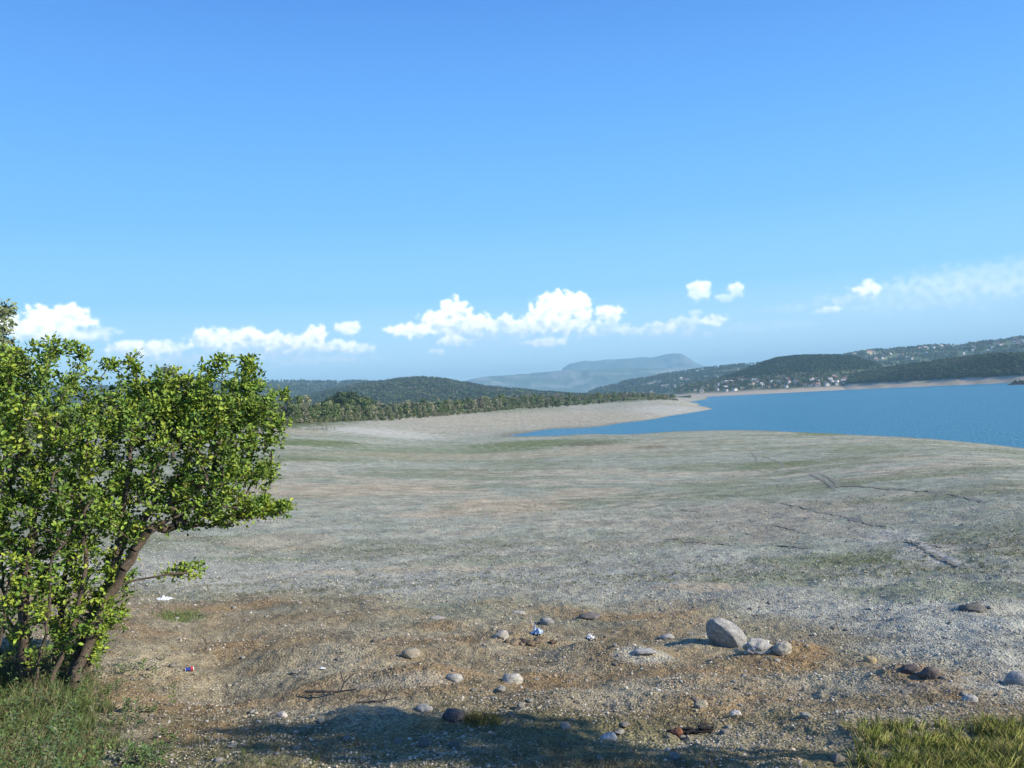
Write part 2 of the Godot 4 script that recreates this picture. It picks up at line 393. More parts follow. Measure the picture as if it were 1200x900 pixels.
	for p in list:
		var flat: bool = p[4] < 0.4 or p[2] > p[3] * 5.0
		var rx: float = p[2] * 1.35; var ry: float = p[3] * 1.35
		var cx := int(p[0] / 360.0 * W); var hw := int(rx / 360.0 * W) + 2
		for yy in range(maxi(y0, int((90.0 - p[1] - ry) * H / 180.0)), mini(y1, int((90.0 - p[1] + ry) * H / 180.0) + 2)):
			var el := 90.0 - (yy + 0.5) * 180.0 / H
			for xx in range(cx - hw, cx + hw + 1):
				var xw := posmod(xx, W)
				var a := (xx + 0.5) / W * 360.0
				var w1 := nb.get_noise_2d(a, el * 1.2); var w2 := nc.get_noise_2d(a, el)
				var u: float = (a - p[0]) / p[2]; var v: float = (el - p[1]) / p[3]
				var q := 1.0 - sqrt(u * u + (v * v if v > 0.0 else v * v * 1.3)) + (0.26 * w1 + 0.36 * w2 if not flat else 0.4 * w2)
				if q <= 0.0: continue
				var soft := 0.62 if flat or v < 0.0 else 0.3
				var k: float = p[4] * ss(0.0, soft, q)
				var i := (yy - y0) * W + xw
				var up: float = p[5] * clampf(0.60 + 0.34 * v + 0.2 * u + 0.42 * w1 + 0.40 * w2, 0.0, 1.0)
				white[i] = lerpf(white[i], maxf(up, white[i] * 0.75), k) if cover[i] > 0.0 else up
				cover[i] = cover[i] + (1.0 - cover[i]) * k
	for i in rows:
		for x in W:
			var k := cover[i * W + x]
			if k <= 0.004: continue
			var c: Color = rowc[y0 + i]; var wh := white[i * W + x]
			var cl := Color(0.80, 0.98, 1.22).lerp(Color(1.85, 1.80, 1.77), ss(0.15, 0.95, wh))
			im.set_pixel(x, y0 + i, c.lerp(cl, minf(k, 0.97)))
	var mat := PanoramaSkyMaterial.new(); mat.panorama = ImageTexture.create_from_image(im); mat.filter = true
	var sky := Sky.new(); sky.sky_material = mat
	return sky

# ------------------------------------------------------------------ hills
var hills := {}
func hill(called: String, pts: Array, front: float, backw: float, base: float, sharp: float, rough: float, wave: float) -> void:
	var T := PackedFloat32Array(); var D := PackedFloat32Array(); var Hs := PackedFloat32Array()
	var lastd := 1000.0
	for p in pts:
		if p.size() > 2: lastd = p[2]
		var q := along(p[0], p[1], lastd)
		T.append(atan2(q.x, -q.z)); D.append(lastd); Hs.append(q.y)
	hills[called] = {"T": T, "D": D, "H": Hs, "front": front, "back": backw, "base": base, "sharp": sharp, "rough": rough, "n": noise(called.hash() % 1000, wave, 4)}
func hill_h(k: Dictionary, t: float, r: float) -> float:
	var T: PackedFloat32Array = k.T
	var n := T.size(); var i := 0
	while i < n - 2 and t > T[i + 1]: i += 1
	var f := clampf((t - T[i]) / (T[i + 1] - T[i]), 0.0, 1.0); f = f * f * (3.0 - 2.0 * f) * 0.5 + f * 0.5
	var D := lerpf(k.D[i], k.D[i + 1], f); var Hh := lerpf(k.H[i], k.H[i + 1], f)
	var fade := minf(ss(T[0] - 0.001, T[0] + 0.03, t), 1.0 - ss(T[n - 1] - 0.03, T[n - 1] + 0.001, t))
	var s: float = (D - r) / k.front if r < D else (r - D) / k.back
	if s >= 1.0: return k.base - 60.0 * minf(s - 1.0, 1.0)
	var p := pow(0.5 + 0.5 * cos(PI * s), k.sharp)
	var nz: float = k.n.get_noise_2d(r * sin(t), -r * cos(t))
	return k.base + (Hh - k.base) * fade * p * (1.0 + k.rough * nz * minf(s * 4.0, 1.0)) + nz * k.rough * 0.02 * (Hh - k.base)
func hill_at(k: Dictionary, px: float, py: float) -> Vector3:
	var d := ray(px, py); var q := 1.0 / Vector2(d.x, d.z).length(); var t := atan2(d.x, -d.z)
	var r := 900.0
	while r < 9000.0:
		var y := EYE + d.y * q * r; var h := hill_h(k, t, r)
		if y < h and h > 0.5: return Vector3(r * sin(t), h, -r * cos(t))
		r += 6.0
	return Vector3.INF
func build_hill(called: String, nt: int, nr: int, colour: Callable) -> void:
	var k: Dictionary = hills[called]
	var T: PackedFloat32Array = k.T
	var dmin := 1e9; var dmax := 0.0
	for d in k.D: dmin = minf(dmin, d); dmax = maxf(dmax, d)
	var r0: float = dmin - k.front * 1.25; var r1: float = dmax + k.back * 1.1
	var v := PackedVector3Array(); var c := PackedColorArray()
	for i in nr:
		var r := lerpf(r0, r1, i / (nr - 1.0))
		for j in nt:
			var t := lerpf(T[0], T[T.size() - 1], j / (nt - 1.0))
			var h := hill_h(k, t, r)
			var p := Vector3(r * sin(t), h, -r * cos(t)); v.append(p)
			c.append(colour.call(p, r))
	part(self, called, grid_mesh(v, c, nr, nt), M.hill).set_meta("kind", "structure")

# ------------------------------------------------------------------ plants
func crown_mesh(n: int, w: float, h: float, leaf: float, base: float, tone: Color, lumps: int, slim := 0.0) -> ArrayMesh:
	# leaf-clump faces spread through a lumpy crown; heights run from base to h, widest in the middle
	var v := PackedVector3Array(); var nn := PackedVector3Array(); var c := PackedColorArray()
	var L: Array = []
	for i in lumps:
		var f := rf(0.1, 0.95); var wide := w * 0.5 * sin(PI * pow(f, 0.75)) * (1.0 - slim * f)
		var a := rf(0, TAU); var q := sqrt(rng.randf()) * wide * 0.8
		L.append([Vector3(cos(a) * q, lerpf(base, h, f), sin(a) * q), w * rf(0.14, 0.26)])
	for i in n:
		var l: Array = L[rng.randi() % lumps]
		var d := Vector3(rng.randfn(), rng.randfn(), rng.randfn()).normalized()
		var p: Vector3 = l[0] + d * l[1] * pow(rng.randf(), 0.4) * Vector3(1, 0.85, 1)
		p.y = clampf(p.y, base * 0.7, h)
		var s := leaf * rf(0.55, 1.3)
		var nrm := (d + Vector3(rng.randfn(), rng.randfn() + 0.5, rng.randfn()) * 0.7).normalized()
		var u := nrm.cross(Vector3(rng.randfn(), rng.randfn(), rng.randfn())).normalized() * s; var w2 := nrm.cross(u).normalized() * s * rf(0.5, 0.9)
		var k := rf(0.6, 1.4); var cc := Color(tone.r * k * rf(0.9, 1.12), tone.g * k, tone.b * k)
		var q4 := [p - u, p - w2 * 0.8 + u * 0.2, p + u + nrm * s * 0.25, p + w2]
		for e in [0, 1, 2, 0, 2, 3]: v.append(q4[e]); nn.append(nrm); c.append(cc)
	return arr_mesh(v, nn, PackedInt32Array(), c)
func tube(v: PackedVector3Array, n: PackedVector3Array, a: Vector3, b: Vector3, ra: float, rb: float, sides: int) -> void:
	var d := (b - a).normalized(); var u := d.cross(Vector3.RIGHT if absf(d.x) < 0.8 else Vector3.UP).normalized(); var w := d.cross(u)
	for i in sides:
		var t0 := TAU * i / sides; var t1 := TAU * (i + 1) / sides
		var n0 := u * cos(t0) + w * sin(t0); var n1 := u * cos(t1) + w * sin(t1)
		var q := [a + n0 * ra, a + n1 * ra, b + n1 * rb, b + n0 * rb]; var m := [n0, n1, n1, n0]
		for e in [0, 1, 2, 0, 2, 3]: v.append(q[e]); n.append(m[e])
func trunk_mesh(h: float, r: float, forks: int) -> ArrayMesh:
	var v := PackedVector3Array(); var n := PackedVector3Array()
	var p := Vector3(0, -0.5, 0)
	for i in 5:
		var q := Vector3(rf(-0.06, 0.06) * h * 0.5, h * 0.72 * (i + 1) / 5.0, rf(-0.06, 0.06) * h * 0.5)
		tube(v, n, p, q, r * (1.0 - i * 0.16), r * (1.0 - (i + 1) * 0.16), 6)
		if i > 0:
			for k in forks:
				var a := rf(0, TAU); var e := q + Vector3(cos(a) * h * 0.2, h * rf(0.1, 0.25), sin(a) * h * 0.2)
				tube(v, n, q, e, r * 0.4, r * 0.12, 4)
		p = q
	return arr_mesh(v, n, PackedInt32Array())

func leaf_mesh() -> ArrayMesh:      # a unit leaf along +x, folded along its midrib
	var v := PackedVector3Array(); var n := PackedVector3Array()
	var mid := [Vector3(0, 0, 0), Vector3(0.45, -0.05, 0), Vector3(1, 0.06, 0)]
	for s in [-1.0, 1.0]:
		var e := [Vector3(0.28, 0.07, 0.27 * s), Vector3(0.7, 0.07, 0.24 * s)]
		for t in [[mid[0], e[0], mid[1]], [mid[1], e[0], e[1]], [mid[1], e[1], mid[2]]]:
			var m: Vector3 = (t[1] - t[0]).cross(t[2] - t[0]).normalized()
			if m.y < 0: m = -m
			for q in t: v.append(q); n.append(m)
	return arr_mesh(v, n, PackedInt32Array())

# A many-stemmed woody plant: stems given as polylines, then twigs grown towards points spread through its crown.
func woody(called: String, at: Vector3, stems: Array, lobes: Array, targets: int, per: int, leafsize: float, tones: Array, r_twig: float) -> Node3D:
	var o := thing(called, at)
	var pos := PackedVector3Array(); var par := PackedInt32Array(); var carry := PackedFloat32Array(); var kind := PackedInt32Array()
	for s in stems:
		var prev := -1
		for i in s.size() - 1:
			var a: Vector3 = s[i] - at; var b: Vector3 = s[i + 1] - at
			var steps := maxi(2, int(a.distance_to(b) / 0.13))
			for k in steps:
				var p := a.lerp(b, k / float(steps)) + (Vector3(rng.randfn(), 0, rng.randfn()) * 0.016 if i + k > 0 else Vector3.ZERO)
				pos.append(p); par.append(prev); carry.append(0.0); kind.append(0); prev = pos.size() - 1
	var tg: Array = []
	var total := 0.0
	for l in lobes: total += l[3]
	for i in targets:
		var pick := rng.randf() * total; var l: Array = lobes[0]
		for q in lobes:
			pick -= q[3]
			if pick <= 0.0: l = q; break
		var d := Vector3(rng.randfn(), rng.randfn(), rng.randfn()).normalized() * pow(rng.randf(), 0.42)
		tg.append(l[0] - at + Vector3(d.x * l[1], d.y * l[2], d.z * l[4]))
	var root := Vector3(0, 0.5, 0)
	tg.sort_custom(func(a, b): return a.distance_squared_to(root) < b.distance_squared_to(root))
	var xf: Array = []; var cols := PackedColorArray()
	for g in tg:
		var best := 0; var bd := 1e9
		for i in pos.size():
			var q := pos[i]; var d2 := q.distance_squared_to(g)
			if q.y > g.y: d2 += (q.y - g.y) * 0.8
			if d2 < bd: bd = d2; best = i
		var p := pos[best]; var prev := best
		var steps := maxi(2, int(sqrt(bd) / 0.12)); var sag := Vector3(rng.randfn(), rng.randfn(), rng.randfn()) * sqrt(bd) * 0.13 + Vector3(0, -0.06, 0) * sqrt(bd)
		var start := p; var path: Array = [p]
		for k in steps:
			var f := (k + 1.0) / steps
			p = start.lerp(g, f) + sag * sin(PI * f)
			pos.append(p); par.append(prev); carry.append(0.0); kind.append(1); prev = pos.size() - 1; path.append(p)
		carry[prev] = 1.0
		var tone: Color = tones[rng.randi() % tones.size()]
		var along_twig: Vector3 = (p - start).normalized()
		for k in per:
			var f := 1.0 - pow(rng.randf(), 1.6) * minf(1.0, 0.55 / maxf(sqrt(bd), 0.2))
			var fp := f * (path.size() - 1); var i0 := mini(int(fp), path.size() - 2)
			var b: Vector3 = path[i0].lerp(path[i0 + 1], fp - i0)
			var dir := (Vector3(rng.randfn(), rng.randfn() * 0.7, rng.randfn()) + along_twig * 0.7 + Vector3(0, 0.12, 0)).normalized()
			b += dir * rf(0.005, 0.05) + Vector3(rng.randfn(), rng.randfn(), rng.randfn()) * 0.03
			var up := (Vector3(0.25, 1, 0.15) + Vector3(rng.randfn(), rng.randfn(), rng.randfn()) * 0.65).normalized()
			var z := dir.cross(up).normalized(); up = z.cross(dir)
			var s := leafsize * rf(0.55, 1.25)
			xf.append(Transform3D(Basis(dir * s, up * s, z * s), b))
			var kk := rf(0.75, 1.3); cols.append(Color(tone.r * kk * rf(0.85, 1.15), tone.g * kk, tone.b * kk))
	for i in range(pos.size() - 1, -1, -1):
		if par[i] >= 0: carry[par[i]] += carry[i]
	var tv := PackedVector3Array(); var tn := PackedVector3Array(); var bv := PackedVector3Array(); var bn := PackedVector3Array()
	for i in pos.size():
		if par[i] < 0: continue
		var ra := r_twig * pow(maxf(carry[par[i]], 1.0), 0.52); var rb := r_twig * pow(maxf(carry[i], 1.0), 0.52)
		if kind[i] == 0: tube(tv, tn, pos[par[i]], pos[i], maxf(ra, 0.013), maxf(rb, 0.012), 7)
		else: tube(bv, bn, pos[par[i]], pos[i], minf(ra, rb * 1.5), rb, 5)
	part(o, "trunk", arr_mesh(tv, tn, PackedInt32Array()), M.bark)
	part(o, "branches", arr_mesh(bv, bn, PackedInt32Array()), M.bark)
	scatter(o, "crown", leaf_mesh(), M.leaf, xf, cols)
	return o

func blade_tuft(n: int, spread: float, w: float) -> ArrayMesh:    # a tuft one metre tall
	var v := PackedVector3Array(); var nn := PackedVector3Array()
	for i in n:
		var a := rf(0, TAU); var b := Vector3(cos(a), 0, sin(a)) * rf(0, spread * 0.4); var lean := Vector3(cos(a), 0, sin(a)) * rf(0.1, spread) + Vector3(rng.randfn(), 0, rng.randfn()) * 0.15
		var h := rf(0.5, 1.0); var side := Vector3(-sin(a), 0, cos(a)).rotated(Vector3.UP, rf(-1, 1)) * w
		var m := b + lean * 0.35 + Vector3(0, h * 0.6, 0); var t := b + lean + Vector3(0, h * rf(0.75, 1.0), 0)
		var nr := Vector3(cos(a), 0.4, sin(a)).normalized()
		for q in [b - side, b + side, m + side * 0.8, b - side, m + side * 0.8, m - side * 0.8, m - side * 0.8, m + side * 0.8, t]: v.append(q - Vector3(0, 0.02, 0)); nn.append(nr)
	return arr_mesh(v, nn, PackedInt32Array())

# ------------------------------------------------------------------ stones
func rock_mesh(sd: int, size: Vector3, sub: int, rough: float, tone: Color, turned := Basis.IDENTITY, faces: Array = []) -> ArrayMesh:
	var v: Array = []; var g := (1.0 + sqrt(5.0)) / 2.0
	for q in [[-1, g, 0], [1, g, 0], [-1, -g, 0], [1, -g, 0], [0, -1, g], [0, 1, g], [0, -1, -g], [0, 1, -g], [g, 0, -1], [g, 0, 1], [-g, 0, -1], [-g, 0, 1]]: v.append(Vector3(q[0], q[1], q[2]).normalized())
	var f: Array = [[0, 11, 5], [0, 5, 1], [0, 1, 7], [0, 7, 10], [0, 10, 11], [1, 5, 9], [5, 11, 4], [11, 10, 2], [10, 7, 6], [7, 1, 8], [3, 9, 4], [3, 4, 2], [3, 2, 6], [3, 6, 8], [3, 8, 9], [4, 9, 5], [2, 4, 11], [6, 2, 10], [8, 6, 7], [9, 8, 1]]
	for s in sub:
		var nf: Array = []; var seen := {}
		for t in f:
			var m := []
			for e in 3:
				var a: int = t[e]; var b: int = t[(e + 1) % 3]; var key := mini(a, b) * 100000 + maxi(a, b)
				if not seen.has(key): v.append((v[a] + v[b]).normalized()); seen[key] = v.size() - 1
				m.append(seen[key])
			nf.append_array([[t[0], m[0], m[2]], [t[1], m[1], m[0]], [t[2], m[2], m[1]], [m[0], m[1], m[2]]])
		f = nf
	var n := noise(sd, 1.3, 2); var n2 := noise(sd + 1, 0.35, 3); var nc := noise(sd + 2, 0.5, 4)
	var pts := PackedVector3Array(); var cols := PackedColorArray()
	for p in v:
		var q: Vector3 = p * (1.0 + rough * n.get_noise_3dv(p) + rough * 0.3 * n2.get_noise_3dv(p))
		q = turned * (q * size)
		for e in faces:                                   # broken or worn flat sides
			var over: float = q.dot(e[0]) - e[1]
			if over > 0.0: q -= e[0] * over * 0.75
		pts.append(q)
		var k := 1.0 + 0.35 * nc.get_noise_3dv(p); cols.append(Color(tone.r * k, tone.g * k, tone.b * k))
	var nn := PackedVector3Array(); nn.resize(pts.size()); nn.fill(Vector3.ZERO); var idx := PackedInt32Array()
	for t in f:
		var m := (pts[t[2]] - pts[t[0]]).cross(pts[t[1]] - pts[t[0]])
		var c: Vector3 = pts[t[0]] + pts[t[1]] + pts[t[2]]
		if m.dot(c) < 0: m = -m
		for e in 3: nn[t[e]] += m
		idx.append_array([t[0], t[2], t[1]])
	for i in nn.size(): nn[i] = nn[i].normalized()
	return arr_mesh(pts, nn, idx, cols)

# ------------------------------------------------------------------ the place
func _ready() -> void:
	rng.seed = 20240517
	cam = Camera3D.new(); cam.name = "camera"; add_child(cam)
	cam.fov = rad_to_deg(2.0 * atan(450.0 / F)); cam.near = 0.1; cam.far = 60000.0
	cam.position = Vector3(0, EYE, 0)
	cam.rotation = Vector3(deg_to_rad(1.13), 0, deg_to_rad(-3.0))
	cam.current = true
	var env := Environment.new()
	env.background_mode = Environment.BG_SKY; env.sky = make_sky(); env.background_energy_multiplier = 0.77
	env.tonemap_mode = Environment.TONE_MAPPER_LINEAR; env.tonemap_exposure = 1.5
	env.sdfgi_enabled = true; env.ssao_enabled = true; env.ssil_enabled = true
	env.fog_enabled = true; env.fog_density = 0.00012; env.fog_light_color = Color(0.70, 0.90, 1.0)
	var we := WorldEnvironment.new(); we.name = "world_environment"; we.environment = env; add_child(we)
	var sun := DirectionalLight3D.new(); sun.name = "sun"; add_child(sun)
	sun.look_at_from_position(Vector3(0.814, 0.5, 0.296) * 100.0, Vector3.ZERO)
	sun.light_energy = 1.6; sun.light_color = Color(1.0, 0.965, 0.89); sun.light_angular_distance = 0.5; sun.shadow_enabled = true

	for w in [[1, 1.7, 3], [2, 0.42, 3], [3, 0.13, 2], [4, 14.0, 4], [5, 3.1, 3], [6, 90.0, 4]]: n_rel.append(noise(w[0], w[1], w[2]))
	for w in [[11, 45.0, 4], [12, 3.2, 4], [13, 0.35, 3], [14, 3.0, 4], [15, 16.0, 4], [16, 9.0, 4], [17, 2.4, 4], [18, 2.2, 3]]: n_col.append(noise(w[0], w[1], w[2]))
	make_materials()
	fit_ground()
	shape_bank()
	make_ground()
	make_water()
	make_hills()
	make_woods()
	make_village()
	make_near_plants()
	make_stones()
	make_bed_cover()
	make_litter()

func shape_bank() -> void:
	# hummocks of earth on the bank: column, row, half width, half depth, height in metres
	for b in [[622, 752, 0.42, 0.3, 0.14], [690, 765, 0.6, 0.4, 0.12], [745, 765, 0.5, 0.4, 0.1], [925, 762, 0.5, 0.28, 0.13], [1075, 795, 0.4, 0.25, 0.13], [1150, 716, 0.45, 0.3, 0.16], [480, 790, 0.9, 0.35, 0.13], [700, 822, 0.8, 0.3, 0.08],
			[250, 800, 0.9, 0.3, 0.1], [560, 850, 0.5, 0.25, 0.09], [1100, 850, 0.9, 0.5, 0.08], [880, 700, 1.1, 0.5, 0.1], [420, 765, 1.2, 0.35, 0.1], [980, 800, 0.7, 0.3, 0.08], [320, 770, 0.7, 0.3, 0.09]]:
		var p := ground_at(b[0], b[1])
		bumps.append([p.x, p.z, b[2], b[3], b[4]])
	var green := Color(0.145, 0.185, 0.075); var pale := Color(0.52, 0.50, 0.455); var tan_ := Color(0.45, 0.385, 0.29); var dark := Color(0.15, 0.14, 0.10); var pink := Color(0.36, 0.325, 0.265); var rust := Color(0.315, 0.20, 0.105)
	for s in [[370, 519, 55, 4, green, 0.85], [640, 519, 90, 4, green, 0.75], [520, 530, 130, 7, green, 0.5], [350, 536, 90, 6, green, 0.45], [962, 508, 30, 2, green, 0.7], [905, 546, 40, 5, green, 0.55], [1000, 655, 110, 8, green, 0.55], [820, 632, 40, 4, green, 0.6],
			[300, 655, 60, 4, green, 0.6], [212, 722, 20, 6, green, 0.9], [1090, 690, 110, 12, green, 0.45], [880, 680, 90, 8, green, 0.4], [560, 660, 120, 6, green, 0.35], [1010, 525, 40, 5, green, 0.4],
			[1085, 648, 30, 12, pale, 0.8], [1055, 628, 36, 7, pale, 0.7], [480, 606, 20, 4, pale, 0.7], [450, 507, 75, 5, pale, 0.75], [820, 686, 48, 6, tan_, 1.0], [590, 592, 75, 9, tan_, 1.0], [520, 603, 60, 5, tan_, 0.9], [690, 578, 60, 6, tan_, 0.8], [400, 575, 130, 8, tan_, 0.9], [480, 668, 170, 4, tan_, 0.8], [330, 635, 60, 10, tan_, 0.6], [560, 535, 200, 4, tan_, 0.5], [720, 524, 70, 4, tan_, 0.6],
			[690, 520, 34, 2.6, dark, 0.7], [762, 524, 20, 2, dark, 0.6], [905, 618, 34, 3, dark, 0.5], [820, 617, 36, 2.5, dark, 0.45], [700, 612, 40, 3, pink, 0.5], [890, 605, 130, 22, pink, 0.7], [1160, 640, 70, 10, pink, 0.5], [640, 640, 160, 10, pink, 0.35],
			[1080, 792, 60, 13, rust, 0.7], [930, 760, 42, 9, rust, 0.7], [730, 722, 70, 6, rust, 0.6], [480, 735, 60, 5, rust, 0.4], [660, 806, 70, 8, rust, 0.4], [240, 860, 60, 10, rust, 0.5], [1010, 806, 80, 10, pale, 0.35], [755, 766, 30, 6, pale, 0.6], [450, 800, 70, 8, pale, 0.4], [350, 545, 80, 5, pale, 0.35], [330, 505, 60, 3, tan_, 0.6], [620, 490, 160, 9, tan_, 0.5], [790, 480, 50, 5, pale, 0.6], [560, 481, 100, 3, green, 0.4]]:
		var c := ground_at(s[0], s[1]); var n := ground_at(s[0], s[1] + s[3]); var f := ground_at(s[0], s[1] - s[3])
		var r := Vector2(c.x, c.z).length(); var t := atan2(c.x, -c.z)
		var deep := clampf(0.5 * absf(Vector2(f.x, f.z).length() - Vector2(n.x, n.z).length()), 0.2, r * 0.4)
		patches.append([c.x, c.z, s[2] * r / F, deep, cos(t), sin(t), s[4], s[5]])

func make_water() -> void:
	var v := PackedVector3Array(); var nt := 60; var nr := 40
	var col := PackedColorArray()
	for i in nr:
		var r := 60.0 * pow(3400.0 / 60.0, i / (nr - 1.0))
		for j in nt:
			var t := lerpf(-0.35, 1.15, j / (nt - 1.0)); v.append(Vector3(r * sin(t), 0.0, -r * cos(t))); col.append(Color.WHITE)
	part(self, "water", grid_mesh(v, col, nr, nt), M.water).set_meta("kind", "structure")

func make_hills() -> void:
	hill("far_mountain_ridge", [[560, 470, 14500], [640, 446], [655, 438], [661, 431], [668, 426], [680, 424], [700, 422.5], [740, 420], [770, 418], [788, 414.5], [798, 414.5], [806, 419], [815, 425], [830, 430], [850, 435], [900, 446]], 3000, 2500, 4, 1.3, 0.25, 700)
	hill("far_mountain_slope", [[490, 466, 11000], [520, 453], [535, 448], [568, 441.5], [600, 440], [640, 437.5], [661, 435.5], [700, 433], [750, 432], [800, 431], [830, 433], [860, 440], [900, 450]], 3000, 2500, 4, 1.2, 0.3, 600)
	hill("long_left_ridge", [[-700, 492, 4200], [-400, 482], [-200, 470], [0, 457], [100, 455], [200, 452], [300, 448], [350, 449], [400, 450], [440, 450], [490, 454], [560, 459], [640, 467], [690, 472]], 1700, 1500, 5, 1.0, 0.2, 500)
	hill("wooded_left_hill", [[300, 486, 2700], [350, 470], [395, 458], [430, 451], [470, 446.5], [490, 445.5], [520, 447], [545, 451], [570, 455], [600, 458], [640, 461.5], [680, 464], [720, 466], [770, 468], [810, 470]], 1300, 900, 5, 1.0, 0.18, 400)
	hill("low_field_hill", [[640, 472, 4200], [680, 464], [704, 456], [743, 447], [787, 439], [839, 431.5], [884, 428], [930, 425], [980, 423], [1040, 430]], 1500, 1200, -6, 1.0, 0.2, 400)
	hill("wooded_dome_hill", [[730, 470, 2300], [780, 461, 2400], [808, 452], [830, 448], [852, 443], [870, 437], [884, 431], [898, 426], [912, 422], [935, 419.5], [960, 418.5], [983, 418.5], [1000, 420.5], [1018, 426], [1040, 435], [1070, 447], [1110, 460]], 760, 800, -3, 1.25, 0.14, 260)
	hill("settled_ridge", [[900, 440, 3900], [950, 426], [996, 416], [1027, 411.5], [1070, 409.5], [1098, 408], [1124, 407.5], [1157, 403], [1200, 398], [1300, 390], [1500, 384], [1800, 390]], 1700, 1200, -8, 1.0, 0.12, 500)
	hill("wooded_headland", [[940, 462, 2050], [970, 456, 2050], [1005, 441.5, 2000], [1035, 434, 1950], [1079, 428, 1900], [1124, 422.5, 1850], [1167, 418, 1800], [1200, 418, 1750], [1300, 412, 1650], [1500, 410, 1500], [1800, 400, 1400]], 330, 400, -4, 0.8, 0.14, 150)
	hill("dark_spit", [[1160, 452.5, 1200], [1176, 450, 1200], [1190, 447], [1205, 445.5], [1260, 441], [1400, 434], [1700, 420]], 60, 80, -2, 0.9, 0.1, 60)
	var na := noise(101, 160.0, 5); var nb := noise(102, 420.0, 4); var nm := noise(103, 900.0, 5)
	var wood := Color(0.055, 0.07, 0.034)
	build_hill("far_mountain_ridge", 180, 30, func(p, _r): return mixc(Color(0.075, 0.10, 0.06), Color(0.22, 0.215, 0.19), ss(0.05, 0.45, nm.get_noise_2d(p.x, p.z) + 0.4 * nb.get_noise_2d(p.x, p.z))))
	build_hill("far_mountain_slope", 180, 40, func(p, _r): return mixc(Color(0.085, 0.11, 0.065), Color(0.27, 0.255, 0.22), ss(0.08, 0.4, nm.get_noise_2d(p.x + 3000, p.z) + 0.5 * nb.get_noise_2d(p.x, p.z))))
	build_hill("long_left_ridge", 220, 50, func(p, _r): return mixc(wood, Color(0.13, 0.14, 0.085), ss(-0.1, 0.5, na.get_noise_2d(p.x, p.z) + nb.get_noise_2d(p.x, p.z))))
	build_hill("wooded_left_hill", 200, 60, func(p, _r): return mixc(wood, Color(0.16, 0.15, 0.10), ss(0.1, 0.6, na.get_noise_2d(p.x, p.z) + 0.6 * nb.get_noise_2d(p.x, p.z))))
	build_hill("low_field_hill", 160, 60, func(p, _r): return mixc(mixc(wood, Color(0.12, 0.14, 0.07), ss(-0.2, 0.4, nb.get_noise_2d(p.x, p.z))), Color(0.40, 0.35, 0.26), ss(0.25, 0.5, na.get_noise_2d(p.x * 0.6, p.z * 0.3) + 0.2)))
	var shore := Color(0.42, 0.345, 0.265)
	build_hill("wooded_dome_hill", 220, 110, func(p, _r): return mixc(shore, mixc(Color(0.10, 0.11, 0.06), Color(0.24, 0.22, 0.15), ss(0.1, 0.5, na.get_noise_2d(p.x, p.z)) if p.y < 40.0 else 0.0), ss(5.0, 9.0, p.y + 2.0 * na.get_noise_2d(p.x * 3, p.z * 3))))
	build_hill("settled_ridge", 180, 60, func(p, _r): return mixc(Color(0.10, 0.13, 0.062), Color(0.18, 0.20, 0.10), ss(-0.2, 0.3, nb.get_noise_2d(p.x, p.z) + 0.5 * na.get_noise_2d(p.x, p.z))))
	build_hill("wooded_headland", 260, 90, func(p, _r): return mixc(mixc(shore, Color(0.30, 0.27, 0.19), ss(-0.2, 0.3, na.get_noise_2d(p.x * 4, p.z * 4))), wood, ss(10.0, 13.0, p.y + 3.0 * na.get_noise_2d(p.x, p.z))))
	build_hill("dark_spit", 60, 24, func(_p, _r): return Color(0.05, 0.045, 0.04))

func forest(called: String, key: String, label: String, px0: float, px1: float, count: int, size: Vector2, tones: Array, minh: float, mesh: Mesh, keep: Callable) -> void:
	var k: Dictionary = hills[key]; var xf: Array = []; var cols := PackedColorArray()
	var t0 := az(px0); var t1 := az(px1); var tries := 0
	while xf.size() < count and tries < count * 6:
		tries += 1
		var t := rf(t0, t1); var i := 0
		while i < k.T.size() - 2 and t > k.T[i + 1]: i += 1
		var D: float = lerpf(k.D[i], k.D[i + 1], clampf((t - k.T[i]) / (k.T[i + 1] - k.T[i]), 0, 1))
		var r: float = D - k.front * pow(rng.randf(), 0.8) * 0.98 + k.back * 0.06
		var h := hill_h(k, t, r)
		if h < minh: continue
		var p := Vector3(r * sin(t), h, -r * cos(t))
		if not keep.call(p): continue
		var s := rf(size.x, size.y); var w := s * rf(0.75, 1.25)
		xf.append(Transform3D(Basis(Vector3.UP, rf(0, TAU)).scaled(Vector3(w, s, w)), p - Vector3(0, s * 0.12, 0)))
		var c: Color = tones[clampi(int((0.5 + 0.85 * n_rel[5].get_noise_2d(p.x * 0.5, p.z * 0.5) + rf(-0.18, 0.18)) * tones.size()), 0, tones.size() - 1)]; var q := rf(0.75, 1.3); q *= 1.9; cols.append(Color(c.r * q, c.g * q, c.b * q))
	tag(scatter(self, called, mesh, M.foliage, xf, cols), label, "forest")

